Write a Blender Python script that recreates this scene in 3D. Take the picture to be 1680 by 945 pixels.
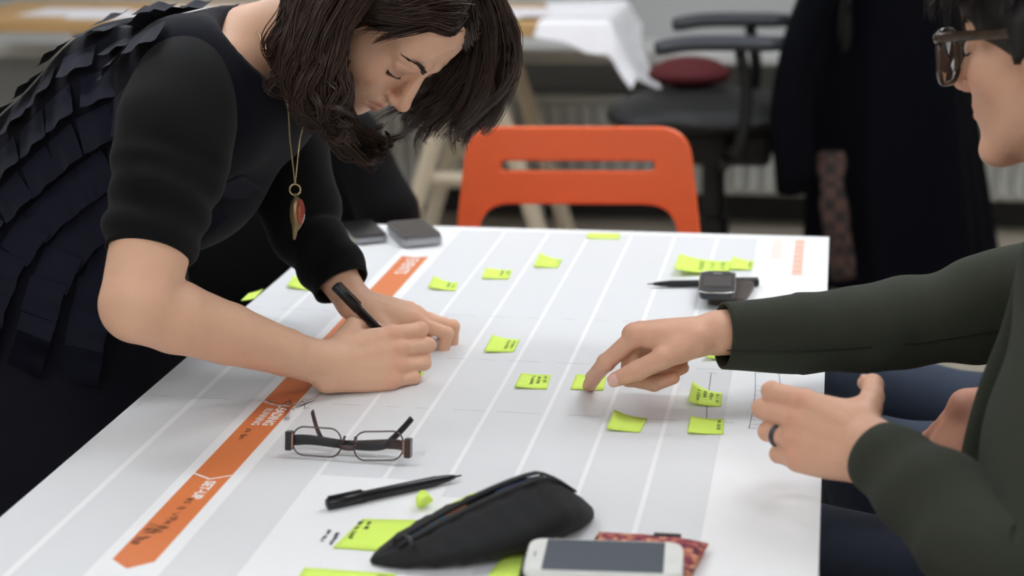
import bpy, bmesh, math, random
import numpy as np
from mathutils import Vector, Matrix
from mathutils.bvhtree import BVHTree

for _o in list(bpy.data.objects):
    bpy.data.objects.remove(_o, do_unlink=True)
scene = bpy.context.scene
COL = scene.collection
TZ = 0.74                      # height of the table top above the floor

# ------------------------------------------------------------------ camera
F_PX = 2857.7
PITCH, YAW, ROLL = .27316, .18523, -.016278
CAM = np.array([0.0, 0.0, TZ + .678])
def _axes():
    cy, sy, cp, sp = math.cos(YAW), math.sin(YAW), math.cos(PITCH), math.sin(PITCH)
    fwd = np.array([-sy*cp, cy*cp, -sp]); right = np.array([cy, sy, 0]); up = np.cross(right, fwd)
    cr, sr = math.cos(ROLL), math.sin(ROLL)
    return cr*right+sr*up, -sr*right+cr*up, fwd
C_R, C_U, C_F = _axes()
cam_data = bpy.data.cameras.new('camera')
cam_data.sensor_width = 36.0
cam_data.lens = F_PX/1680*36
cam_data.clip_start = .05
cam_data.dof.use_dof = True
cam_data.dof.focus_distance = 2.03
cam_data.dof.aperture_fstop = 3.7
cam = bpy.data.objects.new('camera', cam_data); COL.objects.link(cam)
cam.matrix_world = Matrix(((C_R[0], C_U[0], -C_F[0], CAM[0]), (C_R[1], C_U[1], -C_F[1], CAM[1]),
                           (C_R[2], C_U[2], -C_F[2], CAM[2]), (0, 0, 0, 1)))
scene.camera = cam

# ------------------------------------------------------------------ world, exposure
world = bpy.data.worlds.new('world'); scene.world = world; world.use_nodes = True
world.node_tree.nodes['Background'].inputs[0].default_value = (.80, .88, 1.0, 1)
world.node_tree.nodes['Background'].inputs[1].default_value = .22
scene.view_settings.view_transform = 'Standard'
scene.view_settings.look = 'None'
scene.view_settings.gamma = 1
scene.view_settings.use_curve_mapping = False
scene.view_settings.exposure = 0.0
LAMP_STRENGTH = 15.5
# lamps in the ceiling: (x, y) of each fluorescent panel
LAMPS = [(x, y) for y in (-1.6, -.25, 2.45, 3.6, 4.75) for x in (-1.6, .6)]  # row farthest behind the camera is added, to brighten surfaces facing it

# ------------------------------------------------------------------ pixel helpers (photo is 1680 x 945)
def ray(px, py):
    return (px-840)/F_PX*C_R - (py-472.5)/F_PX*C_U + C_F
def W(px, py, z=0.0):          # point on a level plane z metres above the table top
    d = ray(px, py); t = (TZ+z-CAM[2])/d[2]
    return CAM + t*d
def DP(px, py, depth):         # point at a given depth along the view axis
    return CAM + ray(px, py)*depth
def proj(P):
    v = np.asarray(P, float)-CAM; d = v@C_F
    return 840+F_PX*(v@C_R)/d, 472.5-F_PX*(v@C_U)/d, d

# ------------------------------------------------------------------ materials
def lin(c):
    c = [x/255 for x in c]
    return tuple(x/12.92 if x <= .04045 else ((x+.055)/1.055)**2.4 for x in c)
MATS = {}
def mat(name, rgb, rough=.6, var=.06, vscale=30, bump=0, bscale=200, metal=0, spec=.5, coat=0, sheen=0, sss=0, attr=None, stretch=None, trans=0, emit=0, ior=1.45, dist=.001):
    if name in MATS: return MATS[name]
    m = bpy.data.materials.new(name); m.use_nodes = True; MATS[name] = m
    nt = m.node_tree; b = nt.nodes['Principled BSDF']
    col = lin(rgb)
    tc = nt.nodes.new('ShaderNodeTexCoord')
    src = tc.outputs['Object']
    if stretch:
        mp = nt.nodes.new('ShaderNodeMapping'); mp.inputs['Scale'].default_value = stretch
        nt.links.new(src, mp.inputs['Vector']); src = mp.outputs['Vector']
    nz = nt.nodes.new('ShaderNodeTexNoise'); nz.inputs['Scale'].default_value = vscale; nz.inputs['Detail'].default_value = 4
    nt.links.new(src, nz.inputs['Vector'])
    mx = nt.nodes.new('ShaderNodeMix'); mx.data_type = 'RGBA'
    mx.inputs[6].default_value = (*[x*(1-var) for x in col], 1); mx.inputs[7].default_value = (*[min(1, x*(1+var)) for x in col], 1)
    nt.links.new(nz.outputs['Fac'], mx.inputs[0])
    out = mx.outputs[2]
    if attr:
        at = nt.nodes.new('ShaderNodeAttribute'); at.attribute_name = attr
        m2 = nt.nodes.new('ShaderNodeMix'); m2.data_type = 'RGBA'; m2.blend_type = 'MULTIPLY'; m2.inputs[0].default_value = 1
        nt.links.new(out, m2.inputs[6]); nt.links.new(at.outputs['Color'], m2.inputs[7]); out = m2.outputs[2]
    nt.links.new(out, b.inputs['Base Color'])
    b.inputs['Roughness'].default_value = rough; b.inputs['Metallic'].default_value = metal
    b.inputs['Specular IOR Level'].default_value = spec; b.inputs['IOR'].default_value = ior
    b.inputs['Coat Weight'].default_value = coat
    b.inputs['Sheen Weight'].default_value = sheen
    b.inputs['Transmission Weight'].default_value = trans
    if sss:
        b.inputs['Subsurface Weight'].default_value = sss; b.inputs['Subsurface Radius'].default_value = (.012, .005, .003); b.inputs['Subsurface Scale'].default_value = .6
    if emit:
        b.inputs['Emission Color'].default_value = (*col, 1); b.inputs['Emission Strength'].default_value = emit
    if bump:
        n2 = nt.nodes.new('ShaderNodeTexNoise'); n2.inputs['Scale'].default_value = bscale; n2.inputs['Detail'].default_value = 3
        nt.links.new(src, n2.inputs['Vector'])
        bp = nt.nodes.new('ShaderNodeBump'); bp.inputs['Strength'].default_value = bump; bp.inputs['Distance'].default_value = dist
        nt.links.new(n2.outputs['Fac'], bp.inputs['Height']); nt.links.new(bp.outputs['Normal'], b.inputs['Normal'])
    return m

# ------------------------------------------------------------------ object helpers
def tag(o, label=None, cat=None, group=None, kind=None):
    if label: o['label'] = label
    if cat: o['category'] = cat
    if group: o['group'] = group
    if kind: o['kind'] = kind
    return o
def link_obj(name, data, parent=None):
    o = bpy.data.objects.new(name, data); COL.objects.link(o)
    if parent is not None: o.parent = parent; o.matrix_parent_inverse = parent_inv(parent)
    return o
def parent_mat(o):
    m = o.matrix_basis.copy()
    if o.parent is not None: m = parent_mat(o.parent) @ o.matrix_parent_inverse @ m
    return m
def parent_inv(p):
    return parent_mat(p).inverted()
def empty(name, loc=(0, 0, 0), label=None, cat=None, group=None):
    o = bpy.data.objects.new(name, None); COL.objects.link(o); o.location = loc; o.empty_display_size = .05
    return tag(o, label, cat, group)
def pyobj(name, V, Fc, m, parent=None, smooth=True, loc=None):
    """mesh object from vertices in world space (loc shifts the origin there)"""
    me = bpy.data.meshes.new(name)
    V = np.asarray(V, float)
    if loc is None: loc = V.mean(0) if parent is None else (0, 0, 0)
    V = V-np.asarray(loc, float)
    me.from_pydata(V.tolist(), [], [list(map(int, f)) for f in Fc] if not isinstance(Fc, list) else Fc)
    me.update()
    if smooth: me.polygons.foreach_set('use_smooth', [True]*len(me.polygons))
    me.materials.append(m)
    o = link_obj(name, me, parent); o.location = tuple(loc)
    return o
class MB:
    """collects shapes into one mesh"""
    def __init__(s): s.V = []; s.F = []
    def add(s, V, Fc):
        n = len(s.V); s.V += [tuple(v) for v in V]; s.F += [[i+n for i in f] for f in Fc]; return s
    def box(s, lo, hi, bev=0.0, M=None):
        bm = bmesh.new(); bmesh.ops.create_cube(bm, size=1)
        for v in bm.verts:
            v.co = Vector([lo[i]+(v.co[i]+.5)*(hi[i]-lo[i]) for i in range(3)])
        if bev: bmesh.ops.bevel(bm, geom=bm.edges[:], offset=bev, segments=2, affect='EDGES', profile=.5)
        return s.bm(bm, M)
    def bm(s, bm, M=None):
        bm.verts.index_update()
        V = [(M @ v.co) if M is not None else v.co.copy() for v in bm.verts]; Fc = [[v.index for v in f.verts] for f in bm.faces]
        bm.free(); return s.add(V, Fc)
    def tube(s, pts, r, n=8, cap=True, closed=False):
        V, Fc = loft(pts, r, n=n, cap=cap, closed=closed); return s.add(V, Fc)
    def build(s, name, m, parent=None, smooth=False, loc=None, kind=None):
        o = pyobj(name, s.V, s.F, m, parent, smooth, loc)
        if kind: o['kind'] = kind
        return o
def crom(P, n):
    """Catmull-Rom resample of the rows of P to n rows"""
    P = np.asarray(P, float); k = len(P)
    t = np.linspace(0, k-1, n); i = np.clip(t.astype(int), 0, k-2); u = (t-i)[:, None]
    Q = np.vstack([2*P[0]-P[1], P, 2*P[-1]-P[-2]])
    a, b, c, d = Q[i], Q[i+1], Q[i+2], Q[i+3]
    return .5*(2*b+(c-a)*u+(2*a-5*b+4*c-d)*u*u+(3*b-a-3*c+d)*u**3)
def frames(P, up=None):
    P = np.asarray(P, float); T = np.gradient(P, axis=0); T /= np.linalg.norm(T, axis=1)[:, None]+1e-12
    if up is None: up = np.array([0, 0, 1.]) if abs(T[0, 2]) < .9 else np.array([1., 0, 0])
    N = np.zeros_like(P); v = np.asarray(up, float)
    for i in range(len(P)):
        v = v-T[i]*(v@T[i]); v = v/(np.linalg.norm(v)+1e-12); N[i] = v
    return T, N, np.cross(T, N)
def loft(pts, r, n=8, cap=True, closed=False, up=None, disp=None):
    """tube along pts; r scalar, list or list of (r_up, r_side); disp(s, theta) adds to the radius"""
    P = np.asarray(pts, float); k = len(P)
    R = np.asarray(r, float)
    if R.ndim == 0: R = np.full((k, 2), float(R))
    elif R.ndim == 1: R = np.stack([R, R], 1)
    if closed:
        Pe = np.vstack([P[-1], P, P[0]]); T, N, B = frames(Pe, up); T, N, B = T[1:-1], N[1:-1], B[1:-1]
    else: T, N, B = frames(P, up)
    th = np.linspace(0, 2*np.pi, n, endpoint=False)
    V = []
    for i in range(k):
        d = disp(i/(k-1), th) if disp is not None else 0
        V.append(P[i]+np.outer((R[i, 0]+d)*np.cos(th), N[i])+np.outer((R[i, 1]+d)*np.sin(th), B[i]))
    V = np.vstack(V); Fc = []
    for i in range(k if closed else k-1):
        j = (i+1) % k
        for a in range(n):
            b = (a+1) % n; Fc.append([i*n+a, i*n+b, j*n+b, j*n+a])
    V = V.tolist()
    if cap and not closed:
        Fc.append(list(range(n))[::-1]); Fc.append([(k-1)*n+a for a in range(n)])
    return V, Fc
def rot_z(a): return Matrix.Rotation(a, 4, 'Z')
def rrect(w, h, r, n=6, cx=0, cy=0):
    out = []
    for (sx, sy, a0) in ((1, 1, 0), (-1, 1, 90), (-1, -1, 180), (1, -1, 270)):
        for i in range(n+1):
            a = math.radians(a0+90*i/n); out.append((cx+sx*(w/2-r)+r*math.cos(a), cy+sy*(h/2-r)+r*math.sin(a)))
    return out
def prism(mb, poly, z0, z1, M=None, bev=0, seg=2):
    bm = bmesh.new(); vs = [bm.verts.new((x, y, z0)) for x, y in poly]; f = bm.faces.new(vs)
    bm.normal_update()
    if f.normal.z > 0: f.normal_flip()
    r = bmesh.ops.extrude_face_region(bm, geom=[f])
    tv = [v for v in r['geom'] if isinstance(v, bmesh.types.BMVert)]
    for v in tv: v.co.z = z1
    if bev:
        es = [e for e in bm.edges if abs(e.verts[0].co.z-e.verts[1].co.z) < 1e-9]
        bmesh.ops.bevel(bm, geom=es, offset=bev, segments=seg, affect='EDGES', profile=.5)
    return mb.bm(bm, M)
def text_mesh(txt, size, M, m, parent, name='printed_lettering', bold=0.0, align='CENTER'):
    cu = bpy.data.curves.new(name, 'FONT'); cu.body = txt; cu.size = size; cu.offset = bold; cu.align_x = align; cu.align_y = 'CENTER'; cu.resolution_u = 3
    o = bpy.data.objects.new(name, cu); COL.objects.link(o)
    me = bpy.data.meshes.new_from_object(o.evaluated_get(bpy.context.evaluated_depsgraph_get()))
    bpy.data.objects.remove(o, do_unlink=True); bpy.data.curves.remove(cu)
    V = [tuple(M @ v.co) for v in me.vertices]; Fc = [list(p.vertices) for p in me.polygons]
    bpy.data.meshes.remove(me)
    return pyobj(name, V, Fc, m, parent, smooth=False)
def ribbon(mb, pts, w):
    """flat ink stroke in the xy-plane through 3D points"""
    P = np.asarray(pts, float)
    if len(P) < 2: return
    T = np.gradient(P, axis=0); N = np.stack([-T[:, 1], T[:, 0], 0*T[:, 0]], 1); N /= np.linalg.norm(N, axis=1)[:, None]+1e-9
    V = np.vstack([P+N*w/2, P-N*w/2]); k = len(P)
    mb.add(V, [[i, i+1, k+i+1, k+i] for i in range(k-1)])
def scribble(mb, rnd, n_letters, size, f, w=.0006):
    """illegible handwriting: a row of loose letter strokes; f maps (along, across) to 3D"""
    x = 0.0
    for _ in range(n_letters):
        lw = size*rnd.uniform(.5, .8); kind = rnd.random()
        if rnd.random() < .14: x += lw*.7
        k = rnd.randint(3, 5); pts = []
        for i in range(k):
            pts.append((x+lw*(.1+.8*i/(k-1))+rnd.uniform(-.1, .1)*lw, size*(rnd.uniform(-.5, -.2) if (i % 2) == (kind > .5) else rnd.uniform(.15, .5))))
        ribbon(mb, [f(a, b) for a, b in crom(pts, 3*k)], w)
        x += lw*1.12
    return x

# ================================================================== the room
X0, X1, Y0, Y1, ZC = -4.2, 3.2, -2.2, 5.95, 2.75
m_floor = mat('floor_lino', (168, 158, 142), rough=.45, var=.08, vscale=6, bump=.05)
m_wall = mat('wall_paint', (172, 173, 172), rough=.8, var=.03, vscale=3, bump=.1)
m_wall2 = mat('wall_paint_white', (216, 216, 212), rough=.8, var=.03, vscale=3, bump=.1)
m_ceil = mat('ceiling_paint', (225, 225, 222), rough=.9, var=.02)
def struct(name, mb, m, parent=None):
    o = mb.build(name, m, parent)
    if parent is None: tag(o, kind='structure')
    return o
tag(struct('floor', MB().box((X0, Y0, -.05), (X1, Y1, 0)), m_floor), 'beige linoleum floor of the workshop room', 'floor')
tag(struct('ceiling', MB().box((X0, Y0, ZC), (X1, Y1, ZC+.05)), m_ceil), 'off-white ceiling carrying fluorescent panels', 'ceiling')
wb = tag(struct('wall_back', MB().box((X0, Y1, 0), (X1, Y1+.08, ZC)), m_wall), 'light grey wall behind the radiators', 'wall')
tag(struct('wall_left', MB().box((X0-.08, Y0, 0), (X0, Y1, ZC)), m_wall2), 'white side wall beyond the standing woman', 'wall')
tag(struct('wall_right', MB().box((X1, Y0, 0), (X1+.08, Y1, ZC)), m_wall2), 'white side wall beyond the seated people', 'wall')
tag(struct('wall_front', MB().box((X0, Y0-.08, 0), (X1, Y0, ZC)), m_wall2), 'white wall opposite the radiators', 'wall')
tag(struct('trim_1', MB().box((X0, 5.62, .585), (X1, Y1, .625), .006), mat('sill', (196, 196, 192), rough=.5)), 'pale window ledge running above the radiators', 'ledge')
tag(struct('baseboard_back', MB().box((X0, 5.93, 0), (X1, Y1, .11), .003), mat('baseboard', (52, 52, 50), rough=.6)), 'dark baseboard under the radiators', 'baseboard')
# radiators under the ledge
m_rad = mat('radiator_enamel', (196, 196, 190), rough=.4, var=.03)
rx = -2.6
RL = ['finned radiator beneath the trestle table, beyond the standing woman', 'finned radiator behind the office chair and trestle table end', 'finned radiator beside the navy coat, below the cardboard box']
for i in range(3):
    r = empty('radiator', (rx+.7, 5.84, .1), RL[i], 'radiator', 'radiators under the ledge')
    a, b = rx+.03, rx+1.37
    MB().box((a, 5.79, .12), (b, 5.86, .44), .008).build('panel', m_rad, r)
    fin = MB()
    for k in range(26):
        x = a+.03+k*(b-a-.06)/25; fin.box((x-.012, 5.765, .14), (x+.012, 5.79, .42), .004)
    f = fin.build('fins', m_rad, r); f['kind'] = 'stuff'
    MB().box((a-.005, 5.76, .435), (b+.005, 5.87, .455), .004).build('top_grille', m_rad, r)
    for x in (a+.15, b-.15):
        MB().box((x-.02, 5.86, .0), (x+.02, 5.90, .40)).build('bracket', m_rad, r)
    rx += 1.42
# ceiling lamps: the light of the room
for i, (x, y) in enumerate(LAMPS):
    l = empty('ceiling_lamp', (x, y, ZC), 'flat fluorescent panel lamp fixed to the ceiling', 'lamp', 'ceiling lamps')
    mb = MB()
    for (a, b) in (((x-.63, y-.17), (x+.63, y-.15)), ((x-.63, y+.15), (x+.63, y+.17)), ((x-.63, y-.15), (x-.61, y+.15)), ((x+.61, y-.15), (x+.63, y+.15))):
        mb.box((*a, ZC-.06), (*b, ZC))
    mb.build('housing', mat('lamp_housing', (225, 225, 225), rough=.4), l)
    MB().box((x-.61, y-.15, ZC-.045), (x+.61, y+.15, ZC-.03)).build('diffuser', mat('lamp_light', (245, 249, 255), emit=LAMP_STRENGTH), l)

# ================================================================== the table with its printed planning sheet
TX0, TX1, TY0, TY1 = -.80, 0.0, .98, 2.735
tb = empty('work_table', (-.4, 1.85, 0), 'white work table covered by a printed planning sheet', 'table')
MB().box((TX0+.002, TY0, TZ-.028), (TX1-.002, TY1, TZ-.0012), .004).build('table_top', mat('table_laminate', (226, 226, 224), rough=.4), tb)
m_leg = mat('grey_steel', (120, 122, 124), rough=.35, metal=.7)
for x in (TX0+.06, TX1-.06):
    for y in (TY0+.08, TY1-.08):
        MB().tube([(x, y, 0), (x, y, TZ-.028)], .02, 12).build('leg', m_leg, tb, smooth=True)
for y in (TY0+.08, TY1-.08): MB().box((TX0+.08, y-.01, TZ-.075), (TX1-.08, y+.01, TZ-.03)).build('frame_rail', m_leg, tb)
# the sheet
PZ = TZ
m_paper = mat('sheet_paper', (243, 243, 243), rough=.42, var=.012, vscale=4, spec=.3)
V, Fc = [], []
nx, ny = 40, 60
rs = random.Random(4)
for j in range(ny+1):
    for i in range(nx+1):
        x = TX0-.004+(TX1-TX0+.006)*i/nx; y = TY0+.04+(TY1-TY0-.035)*j/ny
        z = PZ-.0004
        if i == 0: z -= .006
        V.append((x, y, z))
for j in range(ny):
    for i in range(nx): a = j*(nx+1)+i; Fc.append([a, a+1, a+nx+2, a+nx+1])
sheet = pyobj('planning_sheet', V, Fc, m_paper, None, True, (-.4, 1.85, PZ))
tag(sheet, 'large white printed planning sheet with grey columns and orange arrow, covering the table', 'paper sheet')
def flat(poly, dz=.0001): return [(x, y, PZ-.0004+dz) for x, y in poly]
def printed(name, polys, m, dz):
    mb = MB()
    for p in polys: mb.add(flat(p, dz), [list(range(len(p)))])
    return mb.build(name, m, sheet)
def rect(x0, x1, y0, y1): return [(x0, y0), (x1, y0), (x1, y1), (x0, y1)]
m_grey = mat('grey_print', (226, 227, 228), rough=.42, var=.012, vscale=4, spec=.3)
m_orange = mat('orange_print', (226, 128, 74), rough=.45, var=.03, vscale=12, spec=.3)
m_pink = mat('pale_orange_print', (244, 190, 168), rough=.5, var=.05)
m_ink = mat('black_ink', (52, 52, 60), rough=.7, var=.1)
m_inkb = mat('blue_grey_ink', (112, 118, 140), rough=.7, var=.1)
m_whiteprint = mat('white_print', (246, 240, 234), rough=.55, var=.01, spec=.3)
YB, YT = TY0+.05, TY1-.018
cols = [-.7995, -.735, None, -.728, -.661, None, -.592, -.5205, None, -.5155, -.4485, None, -.4435, -.3815, None, -.3765, -.3135, None, -.3085, -.2435, None, -.2385, -.1755, None, -.1705, -.109]
for i in range(0, len(cols), 3):
    x0, x1 = cols[i], cols[i+1]
    if -.53 < x0 < -.33:
        y0 = 1.64
        if x0 > -.40: y0 = 1.60
    else: y0 = YB
    printed('grey_column', [rect(x0, x1, y0, YT)], m_grey, .0001)
# orange arrow strip in four segments
XA, XB, XM = -.6485, -.607, -.627
def chev(y, d=.013): return [(XA, y), (XM, y-d), (XB, y)]
segs = [(1.408, 1.6240), (1.6272, 1.8545), (1.8575, 2.2835), (2.2865, 2.54)]
for i, (y0, y1) in enumerate(segs):
    top = chev(y1) if i < 3 else [(XA, 2.54), (XM, 2.533), (XB, 2.54)]
    printed('orange_segment', [chev(y0, .018 if i == 0 else .013)+top[::-1]], m_orange, .0001)
def label_at(txt, x, y, size, m, bold=.0004):
    return text_mesh(txt, size, Matrix.Translation((x, y, PZ-.0004+.0003)) @ Matrix.Rotation(-math.pi/2, 4, 'Z'), m, sheet, bold=bold, align='LEFT')
label_at('SET-UP', -.6235, 1.607, .0155, m_whiteprint, .0006)
label_at('LEADING', -.619, 1.845, .0165, m_whiteprint, .0006)
label_at('RUNNING', -.633, 1.833, .0125, m_whiteprint, .0003)
label_at('EVENTS', -.6275, 2.525, .026, m_whiteprint, .0005)
# pale orange heading strips by the far corner
printed('heading_strip', [rect(-.050, -.036, 2.50, 2.715)], m_pink, .0001)
printed('heading_strip', [rect(-.085, -.068, 2.59, 2.715)], mat('faint_orange_print', (250, 230, 222), rough=.5), .0001)
for k in range(7):
    printed('heading_mark', [rect(-.052+.004*(k % 2), -.034-.003*(k % 3), 2.505+k*.029, 2.511+k*.029)], mat('heading_light', (250, 220, 206), rough=.5), .0002)
# thin printed dash lines across the sheet
rnd = random.Random(11)
for y in (1.858, 2.046, 2.235):
    x = -.79; mb = MB()
    while x < -.02:
        L = rnd.uniform(.012, .05)
        if not (-.655 < x < -.6): mb.add(flat(rect(x, min(x+L, -.015), y-.0006, y+.0006), .0002), [[0, 1, 2, 3]])
        x += L+rnd.uniform(.012, .035)
    mb.build('dash_line', mat('pale_line', (186, 188, 192), rough=.6), sheet, kind='stuff')
# handwriting on the sheet
def hand(lines, m, seed, name='handwriting', w=.0007, dz=.0004):
    rnd = random.Random(seed); mb = MB()
    for (x, y, ang, n, size) in lines:
        ca, sa = math.cos(ang), math.sin(ang)
        scribble(mb, rnd, n, size, lambda a, b: (x+a*ca-b*sa, y+a*sa+b*ca, PZ-.0004+dz), w)
    return mb.build(name, m, sheet, kind='stuff')
DN = -math.pi/2
m_inko = mat('brown_ink', (112, 74, 52), rough=.7)
hand([(-.628, 1.560, DN, 8, .012), (-.641, 1.494, DN, 5, .012), (-.632, 1.49, DN-.1, 4, .010)], m_inko, 3, w=.0011)
hand([(-.612, 1.838, DN+.25, 7, .010), (-.634, 1.765, DN, 4, .010)], m_inko, 5, w=.0008)
hand([(-.455, 1.50, DN, 7, .006), (-.465, 1.505, DN, 6, .005)], m_ink, 8, w=.001)
for i, x in enumerate((-.545, -.47, -.40, -.21, -.14)):
    hand([(x, 2.70, 0, 4, .008)], mat('faint_grey', (205, 207, 210)), 20+i, w=.0008)
# sketched squiggle by the writing hand and the line leading to it
mb = MB(); rnd = random.Random(2)
for k in range(16):
    c = W(465+rnd.uniform(-22, 40), 662+rnd.uniform(-8, 8)); a = rnd.uniform(0, 6.28); L = rnd.uniform(.006, .014)
    pts = crom([(c[0]+L*(t-.5)*math.cos(a)+rnd.uniform(-.003, .003), c[1]+L*(t-.5)*math.sin(a)*1.6+rnd.uniform(-.004, .004), PZ) for t in (0, .33, .66, 1)], 10)
    ribbon(mb, [(p[0], p[1], PZ) for p in pts], .0007)
mb.build('squiggle', m_ink, sheet, kind='stuff')
mb = MB(); ribbon(mb, [(p[0], p[1], PZ) for p in crom([W(505, 657), W(520, 650), W(533, 642), W(545, 632)], 14)], .0007)
ribbon(mb, [(p[0], p[1], PZ) for p in crom([W(437, 656), W(470, 664), W(492, 660)], 10)], .0005)
mb.build('pen_line', m_ink, sheet)
mb = MB()
for k in range(9):
    c = W(488+k*2.5, 668-k*1.1); ribbon(mb, [(c[0]-.004, c[1]-.006, PZ), (c[0]+.004, c[1]+.006, PZ)], .0009)
mb.build('hatching', m_inkb, sheet, kind='stuff')
# the connecting pen line of the two right-hand notes, and the hatched rectangle
mb = MB()
ribbon(mb, [(p[0], p[1], PZ) for p in crom([W(1167, 612), W(1163, 640), W(1160, 668), W(1159, 690)], 12)], .0008)
ribbon(mb, [(p[0], p[1], PZ) for p in crom([W(1161, 612), W(1168, 611), W(1176, 614)], 6)], .0006)
mb.build('pen_line', m_ink, sheet)
mb = MB()
for pts in ([(1239, 612), (1239, 640), (1236, 668), (1229, 702)], [(1239, 612), (1262, 610), (1278, 611)], [(1226, 702), (1245, 703), (1262, 704)], [(1278, 611), (1281, 650), (1276, 703)]):
    ribbon(mb, [(p[0], p[1], PZ) for p in crom([W(*q) for q in pts], 12)], .0008)
for k in range(9):
    y = 632+k*8; ribbon(mb, [(p[0], p[1], PZ) for p in (W(1239-k*.9, y), W(1276, y+6))], .0005)
mb.build('hatched_rectangle', m_inkb, sheet, kind='stuff')

# ================================================================== sticky notes
m_note = mat('lime_note', (222, 250, 112), rough=.7, var=.03, vscale=20, spec=.2)
m_noteink = mat('note_ink', (58, 74, 44), rough=.8)
def sticky(corners, lift, label, text=0, seed=1, group=None, wdef=.0, base=.0006):
    """corners: photo pixels near-left, near-right, far-left, far-right; lift: height of the near-left and far-left corners above the sheet"""
    nl = W(*corners[0], lift[0]); nr = W(*corners[1], base); fl = W(*corners[2], lift[1]); fr = W(*corners[3], base)
    n, k = 9, 5; V = []; Fc = []
    for j in range(k+1):
        v = j/k
        for i in range(n+1):
            u = i/n
            p = (1-u)*(1-v)*nl+u*(1-v)*nr+(1-u)*v*fl+u*v*fr
            z = TZ+base+((lift[0]-base)*(1-v)+(lift[1]-base)*v)*(1-u)**2
            V.append((p[0], p[1], z))
    for j in range(k):
        for i in range(n): a = j*(n+1)+i; Fc.append([a, a+1, a+n+2, a+n+1])
    N = len(V); V2 = V+[(x, y, z-.0003) for x, y, z in V]
    F2 = Fc+[[a+N for a in f[::-1]] for f in Fc]
    ring = [i for i in range(n+1)]+[(j*(n+1)+n) for j in range(1, k+1)]+[k*(n+1)+i for i in range(n-1, -1, -1)]+[j*(n+1) for j in range(k-1, 0, -1)]
    for a, b in zip(ring, ring[1:]+ring[:1]): F2.append([b, a, a+N, b+N])
    o = pyobj('sticky_note', V2, F2, m_note, None, True); tag(o, label, 'sticky note', group)
    if text:
        rnd = random.Random(seed); mb = MB(); A = np.array(V).reshape(k+1, n+1, 3)
        def f(u, v):
            u = min(max(u, 0), 1); v = min(max(v, 0), 1)
            i = min(int(u*n), n-1); j = min(int(v*k), k-1); a, b = u*n-i, v*k-j
            p = A[j, i]*(1-a)*(1-b)+A[j, i+1]*a*(1-b)+A[j+1, i]*(1-a)*b+A[j+1, i+1]*a*b
            return (p[0], p[1], p[2]+.0003)
        for t in range(text):
            u0 = .86-.2*t
            scribble(mb, rnd, rnd.randint(4, 6), .15, lambda a, b: f(u0+b, .88-a), .0007)
        mb.build('handwriting', m_noteink, o, kind='stuff')
    return o
sticky([(702, 471), (747, 477), (712, 452), (752, 463)], (.004, .014), 'curled lime sticky note beside the orange arrow, opposite the upper arrow end', 2, 1)
sticky([(790, 456), (834, 458), (797, 439), (841, 443)], (.002, .004), 'lime sticky note with faint writing between two curled notes on far columns', 2, 2)
sticky([(875, 437), (915, 439), (886, 414), (923, 425)], (.003, .012), 'lime sticky note with raised corner nearest the one hanging over the sheet edge', 1, 3)
sticky([(962, 391), (1016, 392), (964, 382), (1018, 383)], (.001, .001), 'blank lime sticky note stuck along the far edge of the sheet', 0, 4)
sticky([(1106, 441), (1196, 449), (1114, 416), (1200, 428)], (.012, .016), 'wide curling lime sticky note behind the far pen', 3, 5)
sticky([(1197, 441), (1233, 442), (1202, 420), (1237, 428)], (.003, .008), 'small lime sticky note touching the wide curling one', 1, 6, base=.0014)
sticky([(794, 576), (843, 577), (808, 549), (853, 556)], (.003, .009), 'lime sticky note with two short lines, alone amid the middle columns', 2, 7)
sticky([(844, 634), (897, 638), (855, 612), (904, 615)], (.003, .002), 'lime sticky note covered in three lines beside the pointed-at note', 3, 8)
sticky([(936, 638), (990, 640), (945, 614), (995, 617)], (.0012, .0012), 'lime sticky note under the pointing fingertip', 0, 9)
sticky([(995, 703), (1050, 709), (1008, 672), (1062, 686)], (.003, .010), 'blank lime sticky note with raised corner, below the pointing hand', 0, 10)
sticky([(1129, 658), (1183, 666), (1136, 625), (1185, 644)], (.008, .016), 'densely written curled lime sticky note on the drawn pen line', 4, 11)
sticky([(1128, 709), (1187, 712), (1133, 682), (1188, 687)], (.003, .006), 'lime sticky note with one written word at the end of the pen line', 1, 12)
sticky([(1155, 584), (1200, 591), (1166, 563), (1208, 571)], (.006, .012), 'lime sticky note peeking out below the green sleeve cuff', 1, 13)
sticky([(646, 622), (684, 628), (655, 604), (696, 610)], (.0012, .0012), 'lime sticky note the woman is writing on', 1, 14)
n15 = sticky([(546, 898), (655, 906), (595, 851), (702, 853)], (.001, .001), 'large square lime sticky note half under the black pencil case', 0, 15)
mb = MB(); rnd = random.Random(33)
for x, n in ((-.4395, 8), (-.4305, 4)):
    scribble(mb, rnd, n, .006, lambda a, b: (x+b+.12*(1.515-1.46-a)*0, 1.525-a, TZ+.0012), .001)
mb.build('handwriting', m_noteink, n15, kind='stuff')
sticky([(478, 962), (640, 975), (500, 931), (650, 941)], (.001, .001), 'large lime sticky note below the square one, by the pencil case tip', 1, 16)
sticky([(733, 829), (800, 850), (775, 809), (830, 800)], (.003, .002), 'lime sticky note tucked behind the pencil case by the near pen', 0, 17)
sticky([(800, 945), (870, 950), (830, 905), (880, 905)], (.001, .001), 'lime sticky note showing between pencil case and white phone', 0, 18)
sticky([(395, 493), (418, 489), (408, 481), (432, 474)], (.004, .003), 'narrow lime sticky note on the table edge beside the standing woman', 0, 19)
sticky([(470, 469), (512, 477), (482, 452), (520, 462)], (.004, .012), 'lime sticky note beside the black forearm sleeve at the table edge', 1, 20)
sticky([(545, 402), (578, 404), (556, 392), (588, 392)], (.001, .001), 'lime sticky note half under the thin black phone', 0, 21)
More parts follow.
